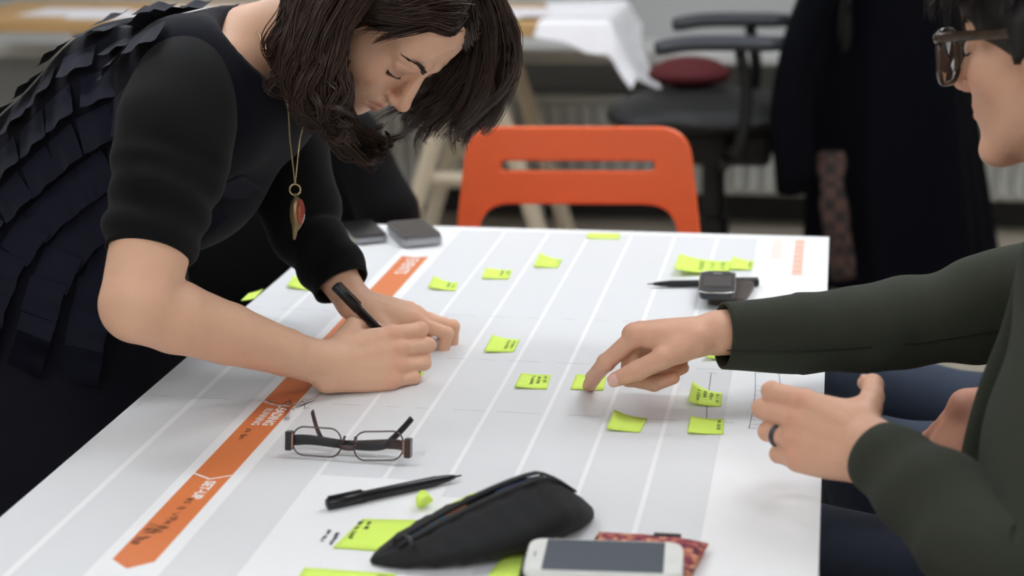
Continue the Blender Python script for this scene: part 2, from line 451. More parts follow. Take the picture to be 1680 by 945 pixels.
# a crumpled note
bm = bmesh.new(); bmesh.ops.create_icosphere(bm, subdivisions=3, radius=1)
rnd = random.Random(5); ks = [(Vector((rnd.gauss(0, 1), rnd.gauss(0, 1), rnd.gauss(0, 1))).normalized(), rnd.uniform(.45, .9)) for _ in range(16)]
for v in bm.verts:
    d = min(min(h/max(v.co.dot(n), .05) for n, h in ks), 1.15); v.co = v.co*d
c = W(697, 819, .008)
mb = MB(); mb.bm(bm, Matrix.Translation(Vector((c[0], c[1], TZ+.0078))) @ Matrix.Diagonal((.0115, .0115, .0085, 1)))
zmin = min(v[2] for v in mb.V); mb.V = [(x, y, z-zmin+TZ+.0002) for x, y, z in mb.V]
tag(mb.build('crumpled_note', m_note), 'small crumpled ball of lime note paper beside the near pen', 'paper ball')

# ================================================================== pens
m_blk = mat('pen_black', (22, 22, 26), rough=.35, var=.1)
def lathe(a, b, prof, n=14):
    a = np.asarray(a, float); b = np.asarray(b, float)
    return loft([a+(b-a)*t for t, _ in prof], [r for _, r in prof], n=n)
def pen(a, b, label, r=.0052, lip=True, hi=False):
    a = np.asarray(a, float); b = np.asarray(b, float)
    p = empty('felt_pen', tuple((a+b)/2), label, 'pen')
    V, Fc = lathe(a, b, [(0.0, r*.8), (.008, r*1.02), (.27, r*1.05), (.272, r*.93), (.80, r*.90), (.81, r*.84), (.90, r*.62), (.945, r*.38)])
    pyobj('barrel', V, Fc, m_blk, p, True)
    V, Fc = lathe(a, b, [(.94, r*.36), (.96, r*.2), (.998, r*.14), (1.0, r*.1)], 8)
    pyobj('tip', V, Fc, mat('pen_tip', (60, 56, 44), rough=.4), p, True)
    u = (b-a)/np.linalg.norm(b-a); s = np.cross(u, [0, 0, 1]); s /= np.linalg.norm(s); w = np.cross(s, u)
    c0, c1 = a+(b-a)*.01+w*r*1.25, a+(b-a)*.25+w*r*1.25
    V, Fc = loft([c0-w*r*.5, c0, c1, c1-w*r*.15], [(.0008, .0018)]*4, n=8, up=w); pyobj('clip', V, Fc, m_blk, p, True)
    return p
pen(W(536, 827, .0062), W(757, 780, .0052), 'black felt pen lying by the crumpled note', r=.0058)
pen(W(1245, 463, .006), W(1062, 466, .005), 'black felt pen lying under the small phone', r=.0054)

# ================================================================== reading glasses on the sheet
def glasses_on_table():
    o = Vector((-.498, 1.684, TZ+.0006)); M = Matrix.Translation(o) @ rot_z(math.radians(-2)) @ Matrix.Rotation(math.radians(-12), 4, 'X')
    g = empty('eyeglasses', o, 'rimmed reading glasses with folded brown temples lying on the sheet', 'eyeglasses')
    m_rim = mat('rim_metal', (92, 80, 78), rough=.25, metal=.8); m_tmp = mat('temple_brown', (66, 46, 42), rough=.3, coat=.3)
    m_dark = mat('temple_dark', (34, 30, 34), rough=.3, coat=.3)
    m_glass = mat('lens_glass', (255, 255, 255), rough=.0, var=0, trans=1, ior=1.12, spec=.5)
    T = lambda p: tuple(M @ Vector(p))
    for s in (-1, 1):
        pts = rrect(.054, .031, .0125, 7, s*.0345, .0172)
        pts = [(x, 0, z+(.002*s*(x-s*.0345)/.027 if s > 0 else 0)) for x, z in pts]
        V, Fc = loft([T(p) for p in pts], .0009, n=6, closed=True); pyobj('rim', V, Fc, m_rim, g, True)
        V = [T((x, y, z)) for y in (-.0004, .0004) for x, _, z in pts]; n = len(pts)
        Fl = [list(range(n)), list(range(n, 2*n))[::-1]]+[[i, (i+1) % n, n+(i+1) % n, n+i] for i in range(n)]
        pyobj('lens', V, Fl, m_glass, g, False)
        # end piece (hinge block)
        mb = MB(); mb.box((s*.0665-.0035, -.003, .006), (s*.0665+.0035, .008, .027), .0012, M); mb.build('hinge', m_tmp if s > 0 else m_dark, g)
        mb = MB(); mb.box((s*.0625-.0012, -.0012, .009), (s*.0625+.0012, .001, .024), .0004, M); mb.build('hinge_trim', mat('pink_gold', (214, 164, 150), rough=.25, metal=.8), g)
        # nose pad
        V, Fc = loft([T(p) for p in ((s*.0095, .0, .015), (s*.0068, .006, .019), (s*.006, .009, .024))], [(.0008, .0008), (.001, .002), (.0007, .0016)], n=8); pyobj('nose_pad', V, Fc, m_rim, g, True)
        # folded temple: flat band behind the lenses, then the bent ear piece
        yb = .014 if s < 0 else .021
        path = crom([(s*.066, .008, .016), (s*.045, yb, .0165), (s*.0, yb+.002, .013), (-s*.032, yb+.004, .0135), (-s*.043, yb+.010, .022), (-s*.052, yb+.022, .033), (-s*.058, yb+.031, .042)], 26)
        rr = [(.0065-.0028*min(1, t*1.6) if t < .62 else .0037-.0004*abs(t-.8), .0012) for t in np.linspace(0, 1, 26)]
        V, Fc = loft([T(p) for p in path], rr, n=10, up=(0, 0, 1)); pyobj('temple', V, Fc, m_tmp if s > 0 else m_dark, g, True)
    V, Fc = loft([T(p) for p in crom([(-.0085, 0, .013), (0, -.001, .0125), (.0085, 0, .013)], 8)], [(.0028, .0014)]*8, n=8); pyobj('bridge', V, Fc, m_tmp, g, True)
glasses_on_table()

# ================================================================== pencil case
def pencil_case():
    a = np.array([-.4045, 1.432, TZ]); b = np.array([-.2185, 1.574, TZ]); L = np.linalg.norm(b-a); u = (b-a)/L; v = np.array([-u[1], u[0], 0])
    pc = empty('pencil_case', tuple((a+b)/2), 'black fabric pencil case, unzipped, resting on lime notes', 'pencil case')
    m_fab = mat('case_fabric', (18, 18, 20), rough=.85, var=.25, vscale=60, bump=.4, bscale=900, dist=.0006, sheen=.05)
    hgt = lambda t: .006+.049*max(0.0, 1-abs((t-.74)/(.74 if t < .74 else .27))**1.5)
    n, k = 28, 30; V = []
    for i in range(k+1):
        t = i/k; e = max(0.0, 1-abs(2*t-1)**1.9)**.75
        hw = .004+.053*e; h = hgt(t)
        c = a+(b-a)*t
        for j in range(n):
            th = 2*np.pi*j/n; x = math.sin(th); z = math.cos(th)
            w = hw*(1-.70*max(z, 0)**1.1)*np.sign(x)*abs(x)**.8
            zz = h*.5*(1+np.sign(z)*abs(z)**.9)
            zz += .0012*math.sin(9*t*6.28+3*th)*e
            if z > .965: zz -= .005*e          # the open zip sinks in
            V.append(c+v*(w-.013*e*(1-.5*zz/.05))+np.array([0, 0, max(zz, .0008)]))
    Fc = [[i*n+j, i*n+(j+1) % n, (i+1)*n+(j+1) % n, (i+1)*n+j] for i in range(k) for j in range(n)]+[list(range(n))[::-1], [k*n+j for j in range(n)]]
    pyobj('body', V, Fc, m_fab, pc, True)
    for s in (-1, 1):
        pts = []
        for t in np.linspace(.10, .90, 22):
            e = max(0.0, 1-abs(2*t-1)**1.9)**.75; h = hgt(t)
            pts.append(a+(b-a)*t+v*(s*(.0035+.0045*e)-.004*e)+np.array([0, 0, h*.985+.001]))
        V, Fc = loft(pts, [(.0014, .0042)]*22, n=8, up=(0, 0, 1)); pyobj('zip_tape', V, Fc, mat('zip_tape', (26, 26, 28), rough=.7), pc, True)
    for t0, t1, c in ((.16, .34, (58, 104, 134)), (.20, .42, (128, 82, 52)), (.55, .72, (34, 50, 84))):
        pts = [a+(b-a)*t+np.array([0, 0, hgt(t)-.0042]) for t in np.linspace(t0, t1, 6)]
        V, Fc = loft(pts, .0026, n=8); pyobj('pencil', V, Fc, mat('pencil_%d' % c[0], c, rough=.4), pc, True)
    t = .13; p = a+(b-a)*t+v*-.012+np.array([0, 0, .024])
    V, Fc = loft(crom([p+np.array([0, 0, .003]), p+v*-.006+np.array([0, 0, .002]), p+v*-.014+np.array([0, 0, -.004])], 8), [(.0008, .0028)]*8, n=8); pyobj('zip_pull', V, Fc, mat('zip_metal', (58, 58, 60), rough=.4, metal=.8), pc, True)
pencil_case()

# ================================================================== phones and pouch
def phone(name, label, c, ang, L, Wd, T, m_body, m_scr, scr=(.76, .90), rr=.012, button=True, bezel=None, keys=None):
    """L along local x, Wd along local y"""
    o = Vector((c[0], c[1], c[2] if len(c) > 2 else TZ+.0004)); M = Matrix.Translation(o) @ rot_z(ang)
    p = empty(name, o, label, 'phone')
    prism(MB(), rrect(L, Wd, rr), 0, T, M, T*.3).build('body', m_body, p, smooth=False)
    if bezel: prism(MB(), rrect(L-.003, Wd-.003, rr*.9), T, T+.0006, M).build('face', bezel, p)
    prism(MB(), rrect(L*scr[0], Wd*scr[1], .0015), T+.0005, T+.0011, M).build('screen', m_scr, p)
    if button:
        prism(MB(), rrect(.007, .013, .003, 4, L*(.5-(1-scr[0])*.25), 0), T+.0004, T+.0012, M).build('home_button', keys or m_body, p)
        prism(MB(), rrect(.0012, .011, .0005, 3, -L*(.5-(1-scr[0])*.25), 0), T+.0004, T+.0011, M).build('earpiece', mat('earpiece', (90, 90, 94)), p)
    prism(MB(), rrect(.016, .0014, .0005, 3, -L*.15, Wd/2), T*.35, T*.65, M).build('side_key', m_body, p)
    return p
m_white = mat('phone_white', (238, 238, 232), rough=.25, coat=.5); m_scrg = mat('screen_grey', (92, 98, 106), rough=.12, var=.02)
m_scrb = mat('screen_black', (22, 19, 18), rough=.1, var=.05); m_silver = mat('phone_silver', (170, 172, 176), rough=.3, metal=.7)
m_pblack = mat('phone_black', (26, 26, 28), rough=.3, coat=.4)
phone('smartphone', 'white smartphone with grey screen in front of the patterned pouch', (-.187, 1.424, TZ+.0165), math.radians(4), .141, .072, .009, m_white, m_scrg, bezel=m_white, rr=.014)
cp = tag(prism(MB(), rrect(.146, .076, .014), 0, .0155, Matrix.Translation((-.1885, 1.418, TZ+.0006)) @ rot_z(math.radians(4)), .003).build('phone_case', mat('case_black', (30, 30, 34), rough=.5)), 'dark flat phone case underneath the white smartphone', 'phone case')
phone('smartphone', 'thin black phone with silver rim by the far table corner', (-.742, 2.655, TZ+.0014), math.radians(118), .115, .058, .0115, m_silver, m_scrb, bezel=m_pblack, button=False, scr=(.94, .92))
phone('smartphone', 'thick silver phone beside the thin black one at the far edge', (-.655, 2.648, TZ+.0004), math.radians(118), .118, .066, .017, m_silver, mat('screen_brown', (62, 50, 44), rough=.15), bezel=mat('bezel_grey', (110, 108, 106), rough=.3), button=False, scr=(.88, .9))
# small phone lying on the far pen
ph = phone('smartphone', 'small dark phone with central button lying across the far pen', (-.150, 2.362, TZ+.0125), math.radians(93), .112, .049, .0115, m_pblack, mat('screen_dusk', (66, 58, 58), rough=.12), bezel=m_pblack, button=True, scr=(.5, .8), keys=m_silver)
M3 = Matrix.Translation((-.150, 2.362, TZ+.0125)) @ rot_z(math.radians(93))
V, Fc = loft([tuple(M3 @ Vector((x, y, .0112))) for x, y in rrect(.112, .049, .012)], .0011, n=6, closed=True); pyobj('chrome_trim', V, Fc, mat('chrome', (200, 200, 196), rough=.12, metal=1), ph, True)
tag(prism(MB(), rrect(.05, .10, .008), 0, .0118, Matrix.Translation((-.131, 2.372, TZ+.0004)) @ rot_z(-.12), .002).build('phone_case', mat('case_brown', (66, 52, 46), rough=.5)), 'flat dark brown case under the small phone', 'phone case')
# patterned pouch
def pouch():
    m = mat('pouch_pattern', (150, 70, 78), rough=.75)
    nt = m.node_tree; b = nt.nodes['Principled BSDF']; tc = nt.nodes.new('ShaderNodeTexCoord'); vo = nt.nodes.new('ShaderNodeTexVoronoi'); vo.inputs['Scale'].default_value = 150
    cr = nt.nodes.new('ShaderNodeValToRGB'); el = cr.color_ramp.elements
    el[0].color = (*lin((98, 34, 62)), 1); el[1].color = (*lin((214, 150, 110)), 1); el[0].position = .2; el[1].position = .8
    e = el.new(.5); e.color = (*lin((170, 70, 72)), 1)
    nt.links.new(tc.outputs['Object'], vo.inputs['Vector']); nt.links.new(vo.outputs['Color'], cr.inputs['Fac']); nt.links.new(cr.outputs['Color'], b.inputs['Base Color'])
    o = np.array([-.158, 1.476, TZ+.0005]); n, k = 22, 12; V = []
    for s in (1, -1):
        for j in range(k+1):
            for i in range(n+1):
                u, v = i/n*2-1, j/k*2-1
                puff = max(0, (1-u**4)*(1-v**4))
                z = .0065+s*(.0008+.0055*puff)+.0012*math.sin(9*u+4*v)*puff
                V.append(o+np.array([u*.052+.006*v, v*.042+.012*max(0, u)**2*-1, z]))
    N = (n+1)*(k+1); Fc = []
    for q in (0, 1):
        for j in range(k):
            for i in range(n):
                a = q*N+j*(n+1)+i; f = [a, a+1, a+n+2, a+n+1]; Fc.append(f if q == 0 else f[::-1])
    ring = list(range(n+1))+[j*(n+1)+n for j in range(1, k+1)]+[k*(n+1)+i for i in range(n-1, -1, -1)]+[j*(n+1) for j in range(k-1, 0, -1)]
    for a, b2 in zip(ring, ring[1:]+ring[:1]): Fc.append([b2, a, a+N, b2+N])
    p = empty('fabric_pouch', tuple(o), 'red patterned fabric pouch behind the white smartphone', 'pouch')
    pyobj('body', V, Fc, m, p, True)
    MB().box((-.152, 1.510, TZ+.006), (-.126, 1.519, TZ+.0105), .001).build('zip_pull', m_pblack, p)
pouch()

# ================================================================== orange folding chair behind the table
def orange_chair():
    m_or = mat('orange_plastic', (246, 108, 58), rough=.38, var=.02, coat=.15); m_tube = mat('orange_tube', (232, 94, 46), rough=.35)
    y = 3.22; a = DP(768, 212, 3.3); b = DP(1130, 212, 3.3); cx = (a[0]+b[0])/2; top = TZ+.077
    ang = math.atan2(b[1]-a[1], b[0]-a[0])*.5
    M = Matrix.Translation((cx, y, 0)) @ rot_z(ang)
    ch = empty('folding_chair', (cx, y, 0), 'bright orange folding chair with slotted back behind the table', 'chair')
    # back: trapezoid outline with a slot and an arched opening
    w0, w1 = .205, .228; zb = top-.30
    lean = math.radians(-8)
    def rounded(P, r, n=7):
        out = []; k = len(P)
        for i in range(k):
            p, q, s = np.array(P[i-1], float), np.array(P[i], float), np.array(P[(i+1) % k], float)
            d1 = (p-q)/np.linalg.norm(p-q); d2 = (s-q)/np.linalg.norm(s-q); rr = r[i]
            A, B = q+d1*rr, q+d2*rr
            for t in np.linspace(0, 1, n): out.append(tuple((1-t)**2*A+2*t*(1-t)*q+t*t*B))
        return out
    outer = rounded([(-w0, 0), (w0, 0), (w1+.012, -.30), (w1-.020, -.30), (w0-.018, -.137), (-w0+.018, -.137), (-w1+.020, -.30), (-w1-.012, -.30)], [.055, .055, .002, .002, .06, .06, .002, .002])
    slot = rounded([(-.150, -.055), (.150, -.055), (.150, -.083), (-.150, -.083)], [.0138]*4)
    cu = bpy.data.curves.new('back', 'CURVE'); cu.dimensions = '2D'; cu.fill_mode = 'BOTH'; cu.extrude = .006; cu.bevel_depth = .005; cu.bevel_resolution = 2
    for pl in (outer, slot):
        sp = cu.splines.new('POLY'); sp.points.add(len(pl)-1); sp.use_cyclic_u = True
        for q, (x, z) in zip(sp.points, pl): q.co = (x, z, 0, 1)
    o = bpy.data.objects.new('t', cu); COL.objects.link(o)
    me = bpy.data.meshes.new_from_object(o.evaluated_get(bpy.context.evaluated_depsgraph_get())); bpy.data.objects.remove(o, do_unlink=True)
    Mb = M @ Matrix.Translation((0, 0, top)) @ Matrix.Rotation(math.pi/2+lean, 4, 'X')
    pyobj('backrest', [tuple(Mb @ v.co) for v in me.vertices], [list(p.vertices) for p in me.polygons], m_or, ch, False)
    P = lambda x, yy, z: tuple(M @ Vector((x, yy, z)))
    for s in (-1, 1):
        V, Fc = loft([P(s*(w1-.004), -.035, top-.285), P(s*(w1-.004), -.10, .46), P(s*(w1-.004), -.40, .012)], .0105, n=10); pyobj('leg', V, Fc, m_tube, ch, True)
        V, Fc = loft([P(s*(w1-.026), -.34, .45), P(s*(w1-.026), .06, .012)], .0105, n=10); pyobj('leg', V, Fc, m_tube, ch, True)
    for yy, z, ww in ((-.33, .10, w1), (.045, .08, w1-.02)):
        V, Fc = loft([P(-ww, yy, z), P(ww, yy, z)], .008, n=8); pyobj('stretcher', V, Fc, m_tube, ch, True)
    prism(MB(), rrect(.40, .37, .05), .445, .462, M @ Matrix.Translation((0, -.20, 0)), .005).build('seat', m_or, ch)
orange_chair()

# ================================================================== trestle table in the background
def trestle_table():
    y0, y1, xr, xl, zt = 5.06, 5.60, DP(1000, 40, 5.1)[0], -2.75, .783
    m_ply = mat('plywood', (196, 158, 108), rough=.6, var=.12, vscale=8, stretch=(1, 12, 12)); m_tr = mat('trestle_wood', (206, 192, 168), rough=.6, var=.1, vscale=14, stretch=(8, 8, 1))
    t = empty('trestle_table', ((xl+xr)/2, 5.4, 0), 'plywood trestle table under the loose papers by the radiators', 'table')
    MB().box((xl, y0, zt-.038), (xr, y1, zt), .003).build('table_top', m_ply, t)
    for cx in (DP(775, 200, 5.3)[0], -2.3):
        tr = MB().box((cx-.035, y0+.03, zt-.09), (cx+.035, y1-.04, zt-.038), .004).build('trestle', m_tr, t)
        for yy in (y0+.06, y1-.08):
            for s in (-1, 1):
                V, Fc = loft([(cx+s*.03, yy, zt-.085), (cx+s*.25, yy-.02, .0)], [(.014, .026)]*2, n=4, up=(0, 1, 0)); pyobj('leg', V, Fc, m_tr, tr, False)
            V, Fc = loft([(cx-.17, yy, .30), (cx+.17, yy, .30)], [(.010, .022)]*2, n=4, up=(0, 1, 0)); pyobj('cross_bar', V, Fc, m_tr, tr, False)
    rnd = random.Random(9); m_p = mat('loose_paper', (244, 243, 246), rough=.6, var=.02)
    k = 0
    for i in range(9):
        x = xl+.35+i*.19; y = 5.25+rnd.uniform(-.06, .12); M = Matrix.Translation((x, y, zt+.0006+.0012*i)) @ rot_z(rnd.uniform(-.2, .2))
        if x > xr-.12: break
        labs = ['white sheet of paper on the trestle table', 'white sheet of paper on the trestle table']
        o = MB().box((-.15, -.105, 0), (.15, .105, .001), 0, M).build('paper_sheet', m_p)
        tag(o, 'white loose sheet lying flat on the trestle table', 'paper', 'papers on the trestle table')
        mb = MB()
        for r in range(5): mb.box((-.12, -.08+r*.035, .0011), (-.12+rnd.uniform(.1, .23), -.074+r*.035, .0013), 0, M)
        mb.build('print', mat('pale_print', (214, 196, 196), rough=.6), o)
    # sheets sliding over the corner
    for i, (dx, dy, dz, ang, sx, sy) in enumerate(((.0, .0, 0, -.30, .40, .46), (-.03, .16, .003, .22, .36, .42))):
        V = []; n, q = 24, 24; ca, sa = math.cos(ang), math.sin(ang)
        for a in range(n+1):
            for b in range(q+1):
                u, w = (a/n-.52)*sx, (b/q-.30)*sy; x = xr+dx+.02+u*ca-w*sa; y = y0+dy+.02+u*sa+w*ca
                ex, ey = max(x-xr, 0), max(y0-y, 0); d = math.hypot(ex, ey)
                V.append((x-ex*.55, y+ey*.72, zt+.014+dz-.86*d+.006*math.sin(40*u)*min(1, d*12)))
        Fc = [[a*(q+1)+b, a*(q+1)+b+1, (a+1)*(q+1)+b+1, (a+1)*(q+1)+b] for a in range(n) for b in range(q)]
        tag(pyobj('paper_sheet', V, Fc, m_p, None, True), ['large white sheet drooping over the corner of the trestle table', 'white sheet drooping off the trestle table end behind the larger one'][i], 'paper')
    n = MB().box((DP(826, 22, 5.1)[0], 5.07, zt+.001), (DP(846, 22, 5.1)[0], 5.12, zt+.0016)).build('sticky_note', m_note); tag(n, 'lime sticky note at the front edge of the trestle table', 'sticky note')
trestle_table()

# ================================================================== surfaces from distance fields
class Field:
    def __init__(s, lo, hi, vox):
        s.lo = np.asarray(lo, float); s.v = vox; s.n = np.ceil((np.asarray(hi, float)-s.lo)/vox).astype(int)+1
        s.F = np.full(s.n, .05, np.float32)
        s.ax = [(s.lo[i]+vox*np.arange(s.n[i])).astype(np.float32) for i in range(3)]
    def block(s, lo, hi):
        a = np.clip(np.floor((np.asarray(lo)-s.lo)/s.v).astype(int), 0, s.n-1); b = np.clip(np.ceil((np.asarray(hi)-s.lo)/s.v).astype(int)+1, 1, s.n)
        if np.any(b <= a): return None, None
        sl = tuple(slice(a[i], b[i]) for i in range(3))
        return sl, (s.ax[0][sl[0]][:, None, None], s.ax[1][sl[1]][None, :, None], s.ax[2][sl[2]][None, None, :])
    def blend(s, sl, d, k, op):
        f = s.F[sl]
        if op == 'sub':
            d = -d
            if k > 0:
                h = np.clip(.5-.5*(f-d)/k, 0, 1); s.F[sl] = f*(1-h)+d*h+k*h*(1-h)
            else: s.F[sl] = np.maximum(f, d)
        elif k > 0:
            h = np.clip(.5+.5*(d-f)/k, 0, 1); s.F[sl] = d*(1-h)+f*h-k*h*(1-h)
        else: s.F[sl] = np.minimum(f, d)
    def cone(s, a, b, ra, rb=None, k=.0, op='add', flat=None):
        rb = ra if rb is None else rb; a = np.asarray(a, float); b = np.asarray(b, float); m = max(ra, rb)+k+3*s.v
        sl, g = s.block(np.minimum(a, b)-m, np.maximum(a, b)+m)
        if sl is None: return s
        u = b-a; q = u@u+1e-12; px, py, pz = g[0]-a[0], g[1]-a[1], g[2]-a[2]
        t = np.clip((px*u[0]+py*u[1]+pz*u[2])/q, 0, 1)
        dx, dy, dz = px-t*u[0], py-t*u[1], pz-t*u[2]
        d2 = dx*dx+dy*dy+dz*dz
        if flat is not None:       # (axis, factor): squash the section along axis
            ax, fa = flat; w = dx*ax[0]+dy*ax[1]+dz*ax[2]; d2 = d2+w*w*(1/fa**2-1)
        d = np.sqrt(d2)-(ra+(rb-ra)*t)
        s.blend(sl, d.astype(np.float32), k, op); return s
    def chain(s, P, R, k=.0, flat=None):
        for i in range(len(P)-1): s.cone(P[i], P[i+1], R[i], R[i+1], k, flat=flat)
        return s
    def ell(s, c, r, A=None, k=.0, op='add'):
        """A: rows are the ellipsoid's axes"""
        c = np.asarray(c, float); r = np.asarray(r, float); A = np.eye(3) if A is None else np.asarray(A, float)
        ext = np.abs(A).T@r if A is not None else r
        m = k+3*s.v; sl, g = s.block(c-ext-m, c+ext+m)
        if sl is None: return s
        px, py, pz = g[0]-c[0], g[1]-c[1], g[2]-c[2]
        k0 = 0; k1 = 0
        for i in range(3):
            w = (px*A[i, 0]+py*A[i, 1]+pz*A[i, 2])/r[i]; k0 = k0+w*w; k1 = k1+(w/r[i])**2
        k0 = np.sqrt(k0); d = k0*(k0-1)/np.sqrt(k1+1e-12)
        s.blend(sl, d.astype(np.float32), k, op); return s
    def mesh(s):
        F = s.F; S = F < 0; n = s.n
        c = np.zeros(tuple(n-1), np.int8)
        for i in (0, 1):
            for j in (0, 1):
                for k in (0, 1): c += S[i:n[0]-1+i, j:n[1]-1+j, k:n[2]-1+k]
        I = np.argwhere((c > 0) & (c < 8)); idx = -np.ones(tuple(n-1), np.int32); idx[tuple(I.T)] = np.arange(len(I))
        acc = np.zeros((len(I), 3)); cnt = np.zeros(len(I))
        for ax in range(3):
            o1, o2 = [q for q in range(3) if q != ax]
            for u in (0, 1):
                for w in (0, 1):
                    off = np.zeros(3, int); off[o1] = u; off[o2] = w; e = off.copy(); e[ax] = 1
                    fa = F[tuple((I+off).T)]; fb = F[tuple((I+e).T)]; m = (fa < 0) != (fb < 0)
                    t = np.where(m, fa/(fa-fb+1e-20), 0); p = np.tile(off.astype(float), (len(I), 1)); p[:, ax] = t
                    acc[m] += p[m]; cnt[m] += 1
        V = s.lo+(I+acc/cnt[:, None])*s.v
        Q = []
        for ax in range(3):
            o1, o2 = (ax+1) % 3, (ax+2) % 3
            a = [slice(None)]*3; b = [slice(None)]*3; a[ax] = slice(0, n[ax]-1); b[ax] = slice(1, n[ax])
            sa, sb = S[tuple(a)], S[tuple(b)]; E = np.argwhere(sa != sb)
            E = E[(E[:, o1] > 0) & (E[:, o2] > 0) & (E[:, o1] < n[o1]-1) & (E[:, o2] < n[o2]-1)]
            def at(d1, d2):
                J = E.copy(); J[:, o1] -= d1; J[:, o2] -= d2; return idx[tuple(J.T)]
            q = np.stack([at(1, 1), at(0, 1), at(0, 0), at(1, 0)], 1)
            fl = ~sa[tuple(E.T)]; q[fl] = q[fl][:, ::-1]; Q.append(q)
        Q = np.vstack(Q); Q = Q[(Q >= 0).all(1)]
        return V, Q
def fast_obj(name, V, Q, m, parent=None, tint=None, loc=None, smooth=True):
    V = np.asarray(V, np.float64); Q = np.asarray(Q, np.int32)
    if loc is None: loc = V.mean(0) if parent is None else np.zeros(3)
    V = V-np.asarray(loc)
    me = bpy.data.meshes.new(name); me.vertices.add(len(V)); me.vertices.foreach_set('co', V.astype(np.float32).ravel())
    k = Q.shape[1]; me.loops.add(Q.size); me.loops.foreach_set('vertex_index', Q.ravel()); me.polygons.add(len(Q))
    me.polygons.foreach_set('loop_start', np.arange(0, Q.size, k, dtype=np.int32)); me.update(calc_edges=True)
    me.polygons.foreach_set('use_smooth', np.full(len(Q), smooth))
    if tint is not None:
        at = me.color_attributes.new('tint', 'FLOAT_COLOR', 'POINT'); at.data.foreach_set('color', np.hstack([tint, np.ones((len(V), 1))]).astype(np.float32).ravel())
    me.materials.append(m); me.validate()
    o = link_obj(name, me, parent); o.location = tuple(loc)
    return o
def join(parts):
    V = []; Q = []; T = []; n = 0
    for p in parts:
        V.append(p[0]); Q.append(np.asarray(p[1])+n); n += len(p[0]); T.append(p[2] if len(p) > 2 else np.ones((len(p[0]), 3)))
    return np.vstack(V), np.vstack(Q), np.vstack(T)

# ================================================================== people
TV = np.array([0, 0, TZ])
def nrm(v): v = np.asarray(v, float); return v/(np.linalg.norm(v)+1e-12)
def CV(x, y, z): return x*C_R+y*C_U+z*C_F          # right, up, away (as seen when laying out poses)
m_skin = mat('skin_fair', (230, 182, 152), rough=.5, var=.05, vscale=45, bump=.4, bscale=260, dist=.0008, sss=.12, attr='tint', spec=.35)
m_skin2 = mat('skin_warm', (222, 172, 144), rough=.5, var=.06, vscale=45, bump=.45, bscale=260, dist=.0008, sss=.12, attr='tint', spec=.35)
m_skin3 = mat('skin_tan', (190, 134, 110), rough=.5, var=.06, vscale=45, bump=.2, bscale=420, dist=.0006, attr='tint', spec=.35)

